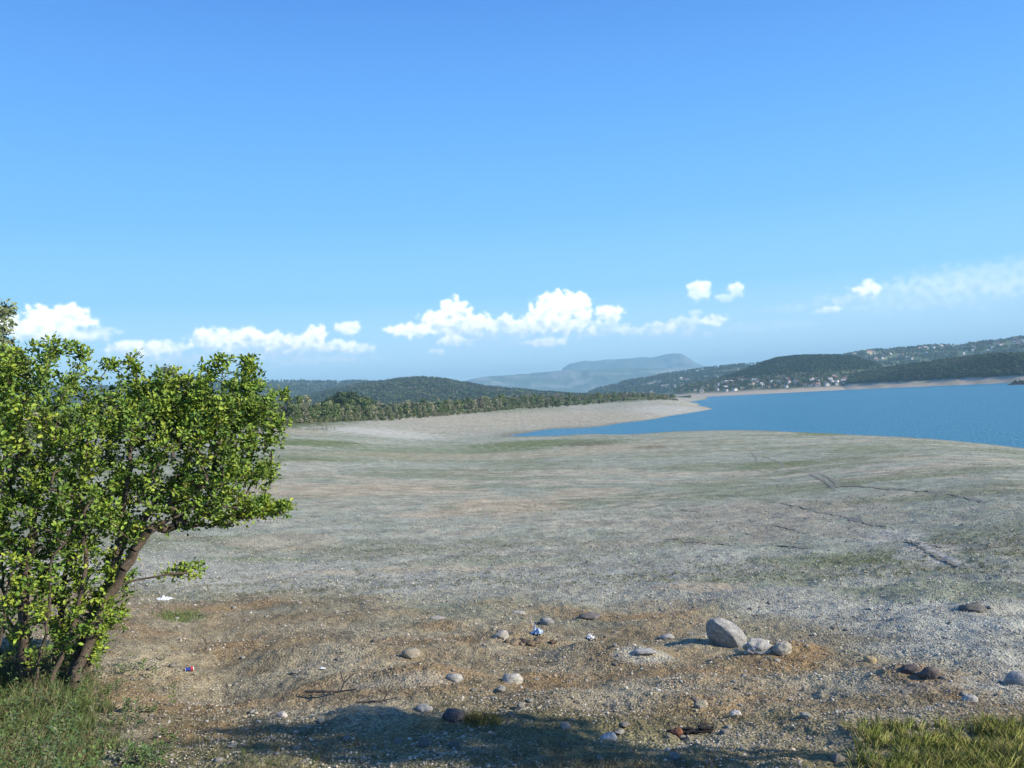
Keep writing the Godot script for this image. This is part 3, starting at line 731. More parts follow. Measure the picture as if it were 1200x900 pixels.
var house_spots: Array = []
func make_woods() -> void:
	var clump := crown_mesh(150, 1.0, 1.0, 0.10, 0.05, Color(0.72, 0.72, 0.72), 8)
	var small := crown_mesh(44, 1.0, 1.0, 0.19, 0.02, Color(0.72, 0.72, 0.72), 6)
	var nf := noise(111, 120.0, 4)
	var dk := [Color(0.042, 0.062, 0.03), Color(0.055, 0.072, 0.034), Color(0.035, 0.055, 0.03), Color(0.07, 0.075, 0.042)]
	var mid := [Color(0.07, 0.095, 0.04), Color(0.09, 0.10, 0.055), Color(0.06, 0.085, 0.04), Color(0.11, 0.105, 0.07)]
	forest("hillside_forest", "long_left_ridge", "hazy forest covering the long ridge behind the left shore", -350, 680, 9000, Vector2(9, 15), dk, 14, small, func(_p): return true)
	forest("hillside_forest", "wooded_left_hill", "dark mixed forest on the rounded hill left of the far mountain", 320, 800, 11000, Vector2(6, 11), dk + mid, 9, small, func(p): return nf.get_noise_2d(p.x, p.z) < 0.3)
	forest("hillside_forest", "low_field_hill", "patchy woodland on the field hill below the far mountain peak", 690, 1000, 3500, Vector2(9, 15), dk, 12, small, func(p): return nf.get_noise_2d(p.x, p.z) > -0.05)
	forest("hillside_forest", "wooded_dome_hill", "dense dark forest on the domed hill above the village", 800, 1060, 8000, Vector2(5.5, 9.5), [dk[0], dk[2], dk[0]], 42, small, func(_p): return true)
	forest("garden_trees", "wooded_dome_hill", "green garden trees between the houses at the lakeside", 790, 1060, 1500, Vector2(5, 9), mid, 10, small, func(p): return p.y < 60.0 and nf.get_noise_2d(p.x * 2.0, p.z * 2.0) > -0.15)
	forest("garden_trees", "settled_ridge", "garden trees and hedges among the houses along the right ridge", 985, 1320, 3000, Vector2(8, 13), mid, 60, small, func(p): return nf.get_noise_2d(p.x, p.z) > 0.0 or p.y > 150.0)
	forest("headland_forest", "wooded_headland", "dense green forest on the headland at the right shore", 975, 1420, 7000, Vector2(6, 10.5), dk + mid, 11, clump, func(_p): return true)
	forest("spit_scrub", "dark_spit", "dark scrub on the small spit at the right edge of the lake", 1172, 1420, 200, Vector2(2.0, 3.5), [dk[0], dk[2]], 1.0, clump, func(_p): return true)

	# trees of the left shore, one by one
	var kinds: Array = []
	for s in [["broadleaf_tree", Color(0.085, 0.115, 0.045), 150, 0.75, 1.0, 0.10, 9, 0.0, "mid green broadleaf tree"], ["broadleaf_tree", Color(0.12, 0.145, 0.06), 140, 0.8, 1.0, 0.10, 8, 0.0, "light green broadleaf tree"],
			["willow_tree", Color(0.19, 0.19, 0.115), 120, 0.7, 1.0, 0.09, 8, 0.1, "pale olive willow tree"], ["bare_tree", Color(0.215, 0.19, 0.135), 60, 0.6, 1.0, 0.06, 8, 0.15, "pale half-bare tree"],
			["evergreen_tree", Color(0.045, 0.065, 0.032), 180, 0.85, 1.0, 0.10, 9, 0.1, "dark evergreen tree"], ["poplar_tree", Color(0.13, 0.15, 0.08), 480, 0.27, 1.0, 0.03, 18, 0.35, "slender poplar tree"]]:
		kinds.append([s[0], crown_mesh(int(s[2] * 5.5), s[3] * 1.1, s[4], s[5] * 0.42, 0.04, Color(s[1].r * 1.45, s[1].g * 1.5, s[1].b * 1.45), int(s[6] * 2.0), s[7]), trunk_mesh(1.0, 0.022, 0 if s[0] == "poplar_tree" else 1), s[8]])
	var line := [[-250, 150], [-100, 190], [100, 270], [250, 305], [330, 335], [400, 385], [440, 420], [480, 455], [520, 495], [560, 545], [600, 590], [640, 625], [700, 735], [740, 775], [790, 800]]
	var tall := [[-250, 8.0], [100, 9.0], [330, 9.5], [400, 9.0], [480, 6.8], [560, 7.5], [640, 7.5], [700, 6.0], [790, 5.0]]
	for i in 290:
		var px := -230.0 + 1018.0 * (i + rng.randf()) / 290.0
		var deepn := pow(rng.randf(), 1.3)
		var r := look(line, px) * (1.0 + deepn * 0.28) + rf(0, 6); var h := look(tall, px) * rf(0.55, 1.15) * (1.0 + 0.25 * deepn)
		var t := az(px); var p := Vector3(r * sin(t), 0, -r * cos(t)); p.y = gh(p.x, p.z)
		var k: int = [0, 0, 1, 1, 2, 2, 3, 2, 3, 0][rng.randi() % 10]
		if deepn < 0.1: h *= 0.6
		var row := "in the front row" if deepn < 0.15 else ("in the second row" if deepn < 0.45 else "set back")
		var spot: String = ["hidden behind the left of the bush", "behind the bush", "just right of the bush", "below the dark grove", "right of the dark grove", "under the crest of the rounded hill", "above the tip of the inlet", "above the middle of the sand spit", "near the end of the sand spit"][clampi(int((px + 230.0) / 113.2), 0, 8)]
		shore_tree(kinds[k], p, h, "%s %s %s, %s" % ["tall" if h > 9.0 else ("short" if h < 5.5 else "middling"), kinds[k][3], row, spot], "trees along the left shore")
	for i in 26:                       # the dark grove
		var px := 378.0 + 64.0 * (i + rng.randf()) / 26.0; var r := 520.0 + rf(0, 90)
		var t := az(px); var p := Vector3(r * sin(t), 0, -r * cos(t)); p.y = gh(p.x, p.z)
		shore_tree(kinds[4], p, (9.0 + 5.0 * sin(PI * (px - 378.0) / 64.0)) * rf(0.85, 1.1), "dark evergreen tree, %s from the left in the rounded grove above the shore woods" % nth(i + 1), "dark evergreen grove")
	for s in [[652, 475, 610, 4.2], [664, 474, 620, 3.6], [690, 473, 690, 3.4], [702, 472.5, 700, 3.2], [716, 472, 720, 3.0], [730, 471, 730, 3.0], [640, 476, 600, 3.2]]:
		var t := az(s[0]); var p := Vector3(s[2] * sin(t), 0, -s[2] * cos(t)); p.y = gh(p.x, p.z)
		shore_tree(kinds[4], p, s[3], "low dark shrub at the edge of the sand spit, %s from the left" % nth(1 + [640, 652, 664, 690, 702, 716, 730].find(s[0])), "dark shrubs on the spit", 1.5)
	for s in [[368, 505, 1.7], [378, 504, 2.2], [383, 503, 2.8], [388, 503.5, 2.0], [392, 504, 2.4], [372, 506, 1.4]]:
		var p := ground_at(s[0], s[1])
		shore_tree(kinds[3], p, s[2], "bare brown shrub on the lake bed, %s from the left of its cluster" % nth(1 + [368, 372, 378, 383, 388, 392].find(s[0])), "bare shrubs on the lake bed")
	for s in [[3, 346, 95, "tall slender poplar tree behind the top left of the bush", 1.25], [-28, 372, 100, "slender poplar tree just outside the left edge", 1.2], [197, 424, 120, "slender greyish poplar tree rising behind the middle of the bush", 1.3], [216, 434, 126, "small greyish poplar tree beside the poplar behind the bush", 1.3]]:
		var top := along(s[0], s[1], s[2]); var g := gh(top.x, top.z)
		shore_tree(kinds[5], Vector3(top.x, g, top.z), top.y - g, s[3], "poplars behind the bush", s[4])
	var sx: Array = []; var sc := PackedColorArray()
	for i in 1500:
		var px := rf(-260, 800); var t := az(px); var r := look(line, px) * rf(0.97, 1.06)
		var p := Vector3(r * sin(t), 0, -r * cos(t)); p.y = gh(p.x, p.z)
		if p.y < 4.0: continue
		var s := rf(0.8, 2.6); sx.append(Transform3D(Basis(Vector3.UP, rf(0, TAU)).scaled(Vector3(s * 1.3, s, s * 1.3)), p - Vector3(0, 0.1, 0)))
		var c: Color = [Color(0.17, 0.20, 0.085), Color(0.22, 0.225, 0.12), Color(0.13, 0.17, 0.07), Color(0.27, 0.25, 0.17)][rng.randi() % 4]; var q := rf(0.9, 1.5); sc.append(Color(c.r * q, c.g * q, c.b * q))
	tag(scatter(self, "shore_scrub", clump, M.foliage, sx, sc), "low scrub along the foot of the left shore trees", "scrub")
	# the woodland behind, which reads as one mass
	var xf: Array = []; var cols := PackedColorArray()
	for i in 5200:
		var px := rf(-420, 795); var t := az(px); var r := lerpf(look(line, px) * 1.2, 1900.0, pow(rng.randf(), 1.7))
		var p := Vector3(r * sin(t), 0, -r * cos(t)); p.y = gh(p.x, p.z)
		if p.y < 4.5: continue
		var s := rf(4.5, 8.5) * (0.75 if px > 640 else 1.0); var w := s * rf(0.7, 1.1)
		xf.append(Transform3D(Basis(Vector3.UP, rf(0, TAU)).scaled(Vector3(w, s, w)), p - Vector3(0, 0.4, 0)))
		var c: Color = (mid + [Color(0.15, 0.15, 0.095), Color(0.17, 0.16, 0.11)])[rng.randi() % 6]; var q := rf(1.7, 2.6); cols.append(Color(c.r * q, c.g * q, c.b * q))
	tag(scatter(self, "lowland_woods", clump, M.foliage, xf, cols), "mixed lowland woods stretching from the left shore to the hills", "forest")
func nth(n: int) -> String: return "%d%s" % [n, "th" if n % 100 in [11, 12, 13] else ["th", "st", "nd", "rd", "th", "th", "th", "th", "th", "th"][n % 10]]
func look(tab: Array, x: float) -> float:
	for i in tab.size() - 1:
		if x <= tab[i + 1][0]: return lerpf(tab[i][1], tab[i + 1][1], clampf((x - tab[i][0]) / float(tab[i + 1][0] - tab[i][0]), 0, 1))
	return tab[-1][1]
func shore_tree(k: Array, p: Vector3, h: float, label: String, group: String, wide := 1.0) -> void:
	var o := thing(k[0], p, rf(0, TAU)); var w := h * rf(0.85, 1.2) * wide; o.scale = Vector3(w, h, w)
	part(o, "trunk", k[2], M.dead); part(o, "crown", k[1], M.foliage)
	tag(o, label, label.split(" ")[0] if false else ("shrub" if "shrub" in label else "tree"), group)

func make_village() -> void:
	var walls := [plain(Color(0.72, 0.70, 0.66)), plain(Color(0.62, 0.57, 0.48)), plain(Color(0.50, 0.48, 0.46)), plain(Color(0.60, 0.50, 0.33))]
	var roofs := [plain(Color(0.27, 0.135, 0.10)), plain(Color(0.20, 0.17, 0.16)), plain(Color(0.45, 0.43, 0.41)), plain(Color(0.19, 0.12, 0.10))]
	var wn := ["white", "cream", "grey", "ochre"]; var rn := ["red", "dark", "grey", "brown"]
	var box := BoxMesh.new(); box.size = Vector3(1, 1, 1)
	var gv := PackedVector3Array(); var gn := PackedVector3Array()
	var e := [Vector3(-0.56, 0, -0.56), Vector3(0.56, 0, -0.56), Vector3(0.56, 0, 0.56), Vector3(-0.56, 0, 0.56), Vector3(-0.56, 0.5, 0), Vector3(0.56, 0.5, 0)]
	for t in [[0, 1, 5], [0, 5, 4], [3, 4, 5], [3, 5, 2], [0, 4, 3], [1, 2, 5], [0, 3, 2], [0, 2, 1]]:
		var m: Vector3 = (e[t[1]] - e[t[0]]).cross(e[t[2]] - e[t[0]]).normalized(); var c: Vector3 = (e[t[0]] + e[t[1]] + e[t[2]]) / 3.0 - Vector3(0, 0.2, 0)
		if m.dot(c) < 0: m = -m
		for q in t: gv.append(e[q]); gn.append(m)
	var gable := arr_mesh(gv, gn, PackedInt32Array())
	var doorm := plain(Color(0.07, 0.07, 0.08), 0.4)
	var plots := [["wooded_dome_hill", 92, 812, 1012, 444, 460.0, Vector2(5.5, 9.5), "of the lakeside village", "houses of the lakeside village"],
		["low_field_hill", 20, 786, 842, 440, 452.0, Vector2(9, 15), "of the field hill", "houses on the field hill"],
		["settled_ridge", 74, 994, 1200, 402, 425.0, Vector2(8, 14), "of the ridge settlement", "houses on the right ridge"]]
	for s in plots:
		var k: Dictionary = hills[s[0]]; var made := 0; var tries := 0
		while made < s[1] and tries < 1500:
			tries += 1
			var px: float = lerpf(s[2], s[3], pow(rng.randf(), 0.7)); var py := rf(s[4], s[5]) - 0.03 * (px - 900.0)
			if s[0] == "settled_ridge":
				py = lerpf(418, 402, (px - 994.0) / 206.0) + rf(-4, 9)
				if px > 1075.0 and rng.randf() < 0.55: py = lerpf(418, 402, (px - 994.0) / 206.0) + rf(-6, 0)
			var p := hill_at(k, px, py)
			if p == Vector3.INF or p.y < 8.0 or (s[0] == "wooded_dome_hill" and p.y > 62.0): continue
			var w := rf(s[6].x, s[6].y); var d := w * rf(0.6, 0.9); var hh: float = rf(3.5, 7.5) * s[6].x / 8.0
			var wi: int = [0, 0, 0, 1, 2][rng.randi() % 5]; var ri: int = [0, 0, 1, 2, 2, 3][rng.randi() % 6]
			var o := thing("house", p, rf(-0.6, 0.6) + (PI / 2 if rng.randf() < 0.4 else 0.0))
			var a := part(o, "wall", box, walls[wi]); a.scale = Vector3(w, hh + 3.0, d); a.position.y = (hh - 3.0) * 0.5
			var b := part(o, "roof", gable, roofs[ri]); b.scale = Vector3(w, d * 0.75, d); b.position.y = hh + 0.01
			var ww := part(o, "window", box, doorm); ww.scale = Vector3(w * 0.5, hh * 0.3, 0.1); ww.position = Vector3(0, hh * 0.5, d * 0.5 + 0.03)
			var e5: String = ["at the left end", "left of the middle", "in the middle", "right of the middle", "at the right end"][clampi(int((px - s[2]) / (s[3] - s[2]) * 5.0), 0, 4)]
			var mid: float = 0.5 * (s[4] + s[5]) - 0.03 * (px - 900.0) if s[0] != "settled_ridge" else lerpf(418, 402, (px - 994.0) / 206.0)
			tag(o, "%s %s %s-roofed house, %s row, %s %s" % ["large" if w > lerpf(s[6].x, s[6].y, 0.55) else "small", wn[wi], rn[ri], "lower" if py > mid else "upper", e5, s[7]], "house", s[8])
			made += 1
	var q := hill_at(hills["settled_ridge"], 1018, 416)
	if q != Vector3.INF:
		var o := thing("villa", q, 0.2)
		var a := part(o, "wall", box, walls[3]); a.scale = Vector3(22, 17, 14); a.position.y = 5.0
		var b := part(o, "roof", gable, roofs[0]); b.scale = Vector3(22, 9, 14); b.position.y = 13.51
		tag(o, "large ochre building at the left end of the right ridge", "building")

# ------------------------------------------------------------------ the bush, the tree that shades the foreground, grass
func make_near_plants() -> void:
	var base := ground_at(45, 812)
	var P := func(px, py, dz): return along(px, py, Vector2(base.x, base.z).length() + dz)
	var stems := [
		[base + Vector3(-0.15, -0.1, 0), P.call(26, 740, -0.2), P.call(32, 650, -0.2), P.call(48, 560, 0.1), P.call(75, 480, 0.2)],
		[base + Vector3(0.1, -0.1, -0.1), P.call(72, 720, 0.1), P.call(84, 620, 0.2), P.call(108, 530, 0.3), P.call(120, 460, 0.3)],
		[base + Vector3(0.3, -0.1, 0.05), P.call(112, 710, 0.0), P.call(150, 630, -0.1), P.call(195, 570, -0.1), P.call(245, 505, 0.0), P.call(282, 450, 0.1)],
		[base + Vector3(0.42, -0.1, 0.2), P.call(126, 700, -0.3), P.call(172, 622, -0.4), P.call(235, 592, -0.4), P.call(300, 596, -0.3)],
		[base + Vector3(0.35, -0.1, 0.1), P.call(108, 706, -0.2), P.call(150, 682, -0.3), P.call(195, 673, -0.4), P.call(240, 670, -0.4)],
		[base + Vector3(-0.6, -0.1, 0.2), P.call(-30, 720, 0.1), P.call(-55, 620, 0.2), P.call(-80, 520, 0.2)],
		[base + Vector3(-0.3, -0.1, -0.3), P.call(5, 700, 0.5), P.call(-5, 600, 0.7), P.call(10, 500, 0.8)],
		[base + Vector3(0.5, -0.1, 0.1), P.call(120, 720, -0.1), P.call(138, 640, -0.2), P.call(150, 560, -0.2), P.call(160, 470, -0.1)], [base + Vector3(0.0, -0.1, 0.2), P.call(55, 730, -0.4), P.call(62, 650, -0.5), P.call(100, 600, -0.6), P.call(120, 560, -0.6)], [base + Vector3(0.2, -0.1, 0.3), P.call(88, 730, -0.3), P.call(100, 650, -0.4), P.call(96, 580, -0.4), P.call(110, 480, -0.3)], [base + Vector3(-0.4, -0.1, 0.3), P.call(0, 740, -0.3), P.call(15, 670, -0.5), P.call(60, 630, -0.6)]]
	var m := Vector2(base.x, base.z).length() / F
	var lobes: Array = []
	for l in [[50, 490, 95, 72, 0.9, 1.1], [135, 520, 95, 85, 0.9, 1.1], [215, 520, 85, 75, 0.7, 0.9], [270, 500, 48, 70, 0.55, 0.8], [255, 580, 70, 36, 0.5, 0.7], [140, 600, 90, 34, 0.5, 0.8], [30, 590, 90, 60, 0.7, 1.0], [-80, 520, 110, 100, 1.2, 1.1], [290, 470, 30, 34, 0.28, 0.4], [303, 596, 28, 10, 0.12, 0.3], [328, 597, 12, 6, 0.03, 0.2], [180, 676, 14, 8, 0.015, 0.2], [212, 670, 14, 6, 0.025, 0.2], [238, 668, 12, 5, 0.02, 0.15], [60, 730, 80, 40, 0.3, 0.7], [120, 700, 30, 50, 0.12, 0.5], [20, 680, 90, 50, 0.5, 0.7], [110, 640, 60, 50, 0.25, 0.6], [100, 740, 40, 30, 0.12, 0.4], [10, 440, 40, 28, 0.25, 0.5], [292, 432, 12, 16, 0.03, 0.2], [322, 462, 12, 12, 0.03, 0.2], [318, 500, 18, 26, 0.08, 0.25], [312, 545, 14, 20, 0.05, 0.25], [196, 446, 14, 16, 0.04, 0.2], [158, 428, 8, 16, 0.025, 0.2], [134, 424, 8, 18, 0.025, 0.2], [92, 412, 12, 14, 0.04, 0.3], [62, 406, 14, 12, 0.04, 0.3], [236, 436, 14, 16, 0.04, 0.2], [262, 428, 10, 14, 0.03, 0.2], [200, 470, 45, 30, 0.3, 0.5]]:
		lobes.append([P.call(l[0], l[1], 0.0), l[2] * m, l[3] * m, l[4], l[5]])
	var bush := woody("leafy_bush", base, stems, lobes, 2250, 26, 0.060, [Color(0.19, 0.275, 0.035), Color(0.235, 0.305, 0.04), Color(0.14, 0.225, 0.035), Color(0.115, 0.19, 0.035)], 0.0023)
	tag(bush, "large many-stemmed leafy green bush filling the left foreground", "bush")
	# a small tree beyond the right edge throws its shade over the foot of the picture
	var tb := Vector3(10.5, 0, -3.45); tb.y = gh(tb.x, tb.z)
	var up := func(x, y, z): return tb + Vector3(x, y * 1.42, z)
	var t := woody("small_tree", tb, [[up.call(0, -0.1, 0), up.call(0.05, 1.8, 0), up.call(-0.1, 3.6, 0.1), up.call(0.0, 5.4, 0.0), up.call(0.1, 6.8, 0.1)], [up.call(0.0, 4.3, 0), up.call(0.4, 5.2, 0.3), up.call(0.6, 5.9, 0.6)], [up.call(0, 4.3, 0), up.call(-0.4, 5.1, -0.3), up.call(-0.5, 5.8, -0.5)]],
		[[up.call(0, 6.3, 0.0), 0.9, 0.9, 1.0, 1.0], [up.call(0.5, 5.9, 0.7), 0.8, 0.8, 0.8, 1.0], [up.call(-0.5, 5.8, -0.6), 0.8, 0.8, 0.8, 0.8]], 420, 20, 0.085, [Color(0.1, 0.17, 0.03), Color(0.08, 0.15, 0.03)], 0.0036)
	tag(t, "small leafy tree beyond the right edge, shading the foreground", "tree")

	var tuft := blade_tuft(14, 0.55, 0.018); var wisp := blade_tuft(7, 0.9, 0.014)
	# bright grass at the lower right
	var xf: Array = []; var cols := PackedColorArray(); var ng := noise(131, 0.5, 3)
	for i in 6000:
		var px := rf(985, 1320); var py := rf(842, 1010)
		var edge := 846.0 + 14.0 * ng.get_noise_1d(px * 0.03) - (px - 1000.0) * 0.02
		if py < edge + 6 or px < 998.0 + (py - 850.0) * 0.8 + 45.0 * ng.get_noise_1d(py * 0.02) + 22.0 * rng.randfn(): continue
		var p := ground_at(px, py)
		if ng.get_noise_2d(p.x, p.z) < -0.22: continue
		var h := rf(0.07, 0.17); xf.append(Transform3D(Basis(Vector3.UP, rf(0, TAU)).scaled(Vector3(h, h, h)), p))
		var c: Color = [Color(0.22, 0.26, 0.06), Color(0.28, 0.29, 0.085), Color(0.17, 0.215, 0.055), Color(0.33, 0.30, 0.13)][rng.randi() % 4]; var q := rf(0.8, 1.2); cols.append(Color(c.r * q, c.g * q, c.b * q))
	tag(scatter(self, "grass_patch", tuft, M.grass, xf, cols), "bright yellow-green grass patch in the lower right corner", "grass")
	# rank grass and weeds under the bush
	xf = []; cols = PackedColorArray()
	for i in 9000:
		var px := rf(-160, 420) if i % 2 == 0 else rf(-160, 150); var py := rf(770, 990)
		var top := look([[-200, 770], [60, 766], [110, 785], [150, 835], [200, 862], [300, 880], [420, 893]], px)
		if py < top + 45.0 * ng.get_noise_1d(px * 0.011 + 3.0) + 25.0 * ng.get_noise_1d(px * 0.05): continue
		var p := ground_at(px, py)
		var tallness := look([[-200, 0.42], [40, 0.36], [90, 0.22], [150, 0.11], [420, 0.07]], px)
		if px > 110.0 and ng.get_noise_2d(p.x, p.z) < 0.05 + 0.12 * rng.randf(): continue
		var h := tallness * rf(0.5, 1.1); var w := h * rf(0.7, 1.1); xf.append(Transform3D(Basis(Vector3.UP, rf(0, TAU)).scaled(Vector3(w, h, w)), p))
		var c: Color = [Color(0.105, 0.15, 0.045), Color(0.14, 0.17, 0.06), Color(0.09, 0.13, 0.05), Color(0.25, 0.21, 0.12), Color(0.16, 0.165, 0.085)][rng.randi() % 5]; var q := rf(0.75, 1.25); cols.append(Color(c.r * q, c.g * q, c.b * q))
	tag(scatter(self, "rank_grass", tuft, M.grass, xf, cols), "rank green grass round the foot of the bush", "grass")
	xf = []; cols = PackedColorArray()
	for i in 950:
		var px := -160.0 + 365.0 * pow(rng.randf(), 1.25); var py := rf(775, 960)
		var p := ground_at(px, py); var h := rf(0.15, 0.6) * look([[-160, 1.0], [70, 1.0], [130, 0.5], [210, 0.2]], px)
		if px > 90.0 and ng.get_noise_2d(p.x * 0.8, p.z * 0.8) < 0.0: continue
		var tone: Color = [Color(0.09, 0.15, 0.04), Color(0.12, 0.17, 0.045), Color(0.075, 0.12, 0.045), Color(0.14, 0.15, 0.08)][rng.randi() % 4]
		var lean := Vector3(rng.randfn() * 0.25, 1, rng.randfn() * 0.25).normalized()
		for k in 22:
			var f := rf(0.1, 1.0); var dir := Vector3(rng.randfn(), rf(-0.1, 0.8), rng.randfn()).normalized()
			var z := dir.cross(Vector3.UP).normalized(); var u := z.cross(dir); var s := rf(0.018, 0.045)
			xf.append(Transform3D(Basis(dir * s, u * s, z * s), p + lean * h * f + dir * 0.02)); var q := rf(0.75, 1.3); cols.append(Color(tone.r * q, tone.g * q, tone.b * q))
	tag(scatter(self, "leafy_weeds", leaf_mesh(), M.leaf, xf, cols), "low leafy weeds tangled under the bush", "weeds")
	# dry straw and thin green blades on the bank and the lake bed near by
	xf = []; cols = PackedColorArray(); var ns := noise(133, 1.6, 3)
	for i in 15000:
		var px := rf(100, 1260); var py := 705.0 + 230.0 * sqrt(rng.randf())
		if i % 8 == 0: px = 450.0 + 75.0 * rng.randfn(); py = 808.0 + 18.0 * rng.randfn()
		var p := ground_at(px, py)
		if ns.get_noise_2d(p.x, p.z) < 0.02 + 0.25 * rng.randf(): continue
		var h := rf(0.02, 0.07); xf.append(Transform3D(Basis(Vector3.UP, rf(0, TAU)).scaled(Vector3(h * 1.6, h, h * 1.6)), p))
		var c: Color = [Color(0.36, 0.30, 0.20), Color(0.27, 0.22, 0.145), Color(0.14, 0.15, 0.07), Color(0.42, 0.38, 0.29)][rng.randi() % 4]; cols.append(c)
	tag(scatter(self, "dry_grass", wisp, M.grass, xf, cols), "sparse dry grass scattered over the brown bank", "grass")
	xf = []; cols = PackedColorArray()
	for i in 150:
		var p := ground_at(212 + rng.randfn() * 17.0, 722 + rng.randfn() * 3.6)
		var h := rf(0.04, 0.12); xf.append(Transform3D(Basis(Vector3.UP, rf(0, TAU)).scaled(Vector3(h, h, h)), p)); cols.append(Color(rf(0.15, 0.2), rf(0.19, 0.24), 0.08))
	tag(scatter(self, "grass_tuft", tuft, M.grass, xf, cols), "small green grass tuft on bare ground right of the bush", "grass")
	xf = []; cols = PackedColorArray()
	for i in 70:
		var a := rf(0, TAU); var q := sqrt(rng.randf()); var p := ground_at(566 + cos(a) * q * 22, 846 + sin(a) * q * 7)
		var h := rf(0.06, 0.14); xf.append(Transform3D(Basis(Vector3.UP, rf(0, TAU)).scaled(Vector3(h, h, h)), p)); cols.append(Color(0.20, rf(0.17, 0.21), 0.07))
	tag(scatter(self, "grass_tuft", tuft, M.grass, xf, cols), "yellowish grass tuft at the edge of the foreground shade", "grass")

# ------------------------------------------------------------------ stones
func stone(called: String, mesh: Mesh, px: float, py: float, sink: float, turn: float, label: String, group := "") -> MeshInstance3D:
	var o := part(self, called, mesh, M.stone)
	var p := ground_at(px, py)
	o.position = p + Vector3(0, -sink, 0); o.rotation.y = turn
	tag(o, label, "boulder" if called == "boulder" else "stone", group)
	return o
func make_stones() -> void:
	var lean := Basis(Vector3(0, 0, 1), -0.62)
	stone("boulder", rock_mesh(301, Vector3(0.315, 0.2, 0.235), 4, 0.10, Color(0.40, 0.385, 0.36), lean, [[Vector3(-0.62, -0.22, 0.75).normalized(), 0.125], [Vector3(-0.9, 0.1, 0.4).normalized(), 0.2], [Vector3(0.5, 0.75, 0.4).normalized(), 0.17]]), 851, 755, -0.13, 0.0, "large smooth grey boulder leaning to the left on the bank")
	stone("rock", rock_mesh(311, Vector3(0.21, 0.12, 0.15), 3, 0.55, Color(0.55, 0.52, 0.46)), 888, 762, -0.02, 0.3, "pitted pale rock lying right against the big boulder")
	stone("rock", rock_mesh(321, Vector3(0.125, 0.10, 0.11), 3, 0.25, Color(0.50, 0.46, 0.38)), 918, 763, -0.02, 0.3, "rounded pale stone just right of the pitted rock")
	for s in [[641, 731, 0.13, 0.09, "grey domed stone behind the dark heap of earth", Color(0.36, 0.35, 0.33)], [601, 799, 0.13, 0.075, "pale rounded stone in the middle of the brown bank", Color(0.55, 0.52, 0.45)], [514, 726, 0.16, 0.045, "flat pale stone slab at the upper edge of the bank", Color(0.52, 0.47, 0.38)],
			[608, 719, 0.13, 0.04, "flat pale stone right of the slab near the gravel band", Color(0.52, 0.48, 0.4)], [692, 724, 0.2, 0.07, "dark low stone right of the grey domed stone", Color(0.22, 0.20, 0.19)], [482, 768, 0.13, 0.08, "tan lumpy stone left of the dark heap of earth", Color(0.44, 0.38, 0.29)],
			[533, 796, 0.11, 0.06, "pale grey cracked stone left of the rounded pale stone", Color(0.46, 0.44, 0.4)], [755, 764, 0.15, 0.035, "broad flat whitish stone left of the big boulder", Color(0.5, 0.48, 0.44)], [588, 747, 0.13, 0.08, "small pale stone at the left end of the dark heap", Color(0.5, 0.46, 0.4)],
			[1195, 800, 0.14, 0.09, "grey stone by the right edge above the grass", Color(0.4, 0.39, 0.37)], [1020, 776, 0.08, 0.06, "small ochre stone right of the boulder group", Color(0.5, 0.4, 0.24)], [533, 842, 0.12, 0.08, "dark stone at the edge of the foreground shade", Color(0.15, 0.14, 0.14)],
			[713, 866, 0.07, 0.045, "small white stone below the middle of the bank", Color(0.6, 0.58, 0.54)], [497, 833, 0.09, 0.05, "grey flat stone beside the dark stone", Color(0.4, 0.38, 0.35)], [331, 840, 0.06, 0.05, "small pinkish white stone near the foreground shade", Color(0.58, 0.52, 0.47)],
			[1090, 792, 0.10, 0.07, "dark broken stone on the rust coloured mound", Color(0.16, 0.14, 0.13)], [1066, 786, 0.10, 0.055, "dark stone left of the rust coloured mound", Color(0.14, 0.12, 0.12)], [1140, 714, 0.2, 0.07, "low dark rock on the grey flat at the right", Color(0.2, 0.19, 0.17)],
			[862, 838, 0.06, 0.04, "small white stone below the big boulder", Color(0.6, 0.58, 0.55)], [822, 828, 0.07, 0.05, "small tan stone left below the big boulder", Color(0.46, 0.40, 0.3)], [782, 748, 0.11, 0.05, "grey flat stone left of the boulder's shade", Color(0.46, 0.44, 0.4)], [1137, 822, 0.07, 0.05, "pale stone between gravel and the corner grass", Color(0.55, 0.53, 0.48)]]:
		var m := rock_mesh(330 + int(s[0]), Vector3(s[2], s[3], s[2] * 0.75), 2, 0.3, s[5])
		stone("stone", m, s[0], s[1], s[3] * -0.25, rf(-0.4, 0.4), s[4])
	# a heap of dark clods
	var heap := thing("earth_heap", ground_at(622, 753))
	for i in 13:
		var w := rf(0.05, 0.13); var d := part(heap, "clod", rock_mesh(700 + i, Vector3(w, w * rf(0.4, 0.6), w * 0.7), 2, 0.5, [Color(0.16, 0.115, 0.085), Color(0.22, 0.165, 0.115), Color(0.11, 0.085, 0.075), Color(0.29, 0.23, 0.165)][i % 4]), M.stone)
		d.position = Vector3(rf(-0.4, 0.4), 0, rf(-0.12, 0.15)); d.position.y = gh(heap.position.x + d.position.x, heap.position.z + d.position.z) - heap.position.y + w * 0.1; d.rotation.y = rf(0, TAU)
	tag(heap, "low dark heap of broken earth clods on the middle of the bank", "heap")
	# more loose stones, alike
	var var_m: Array = []
	for i in 8: var_m.append(rock_mesh(400 + i * 7, Vector3(1, rf(0.5, 0.75), rf(0.7, 0.95)), 2, 0.4, [Color(0.46, 0.44, 0.39), Color(0.38, 0.35, 0.30), Color(0.52, 0.49, 0.43), Color(0.30, 0.27, 0.23)][i % 4]))
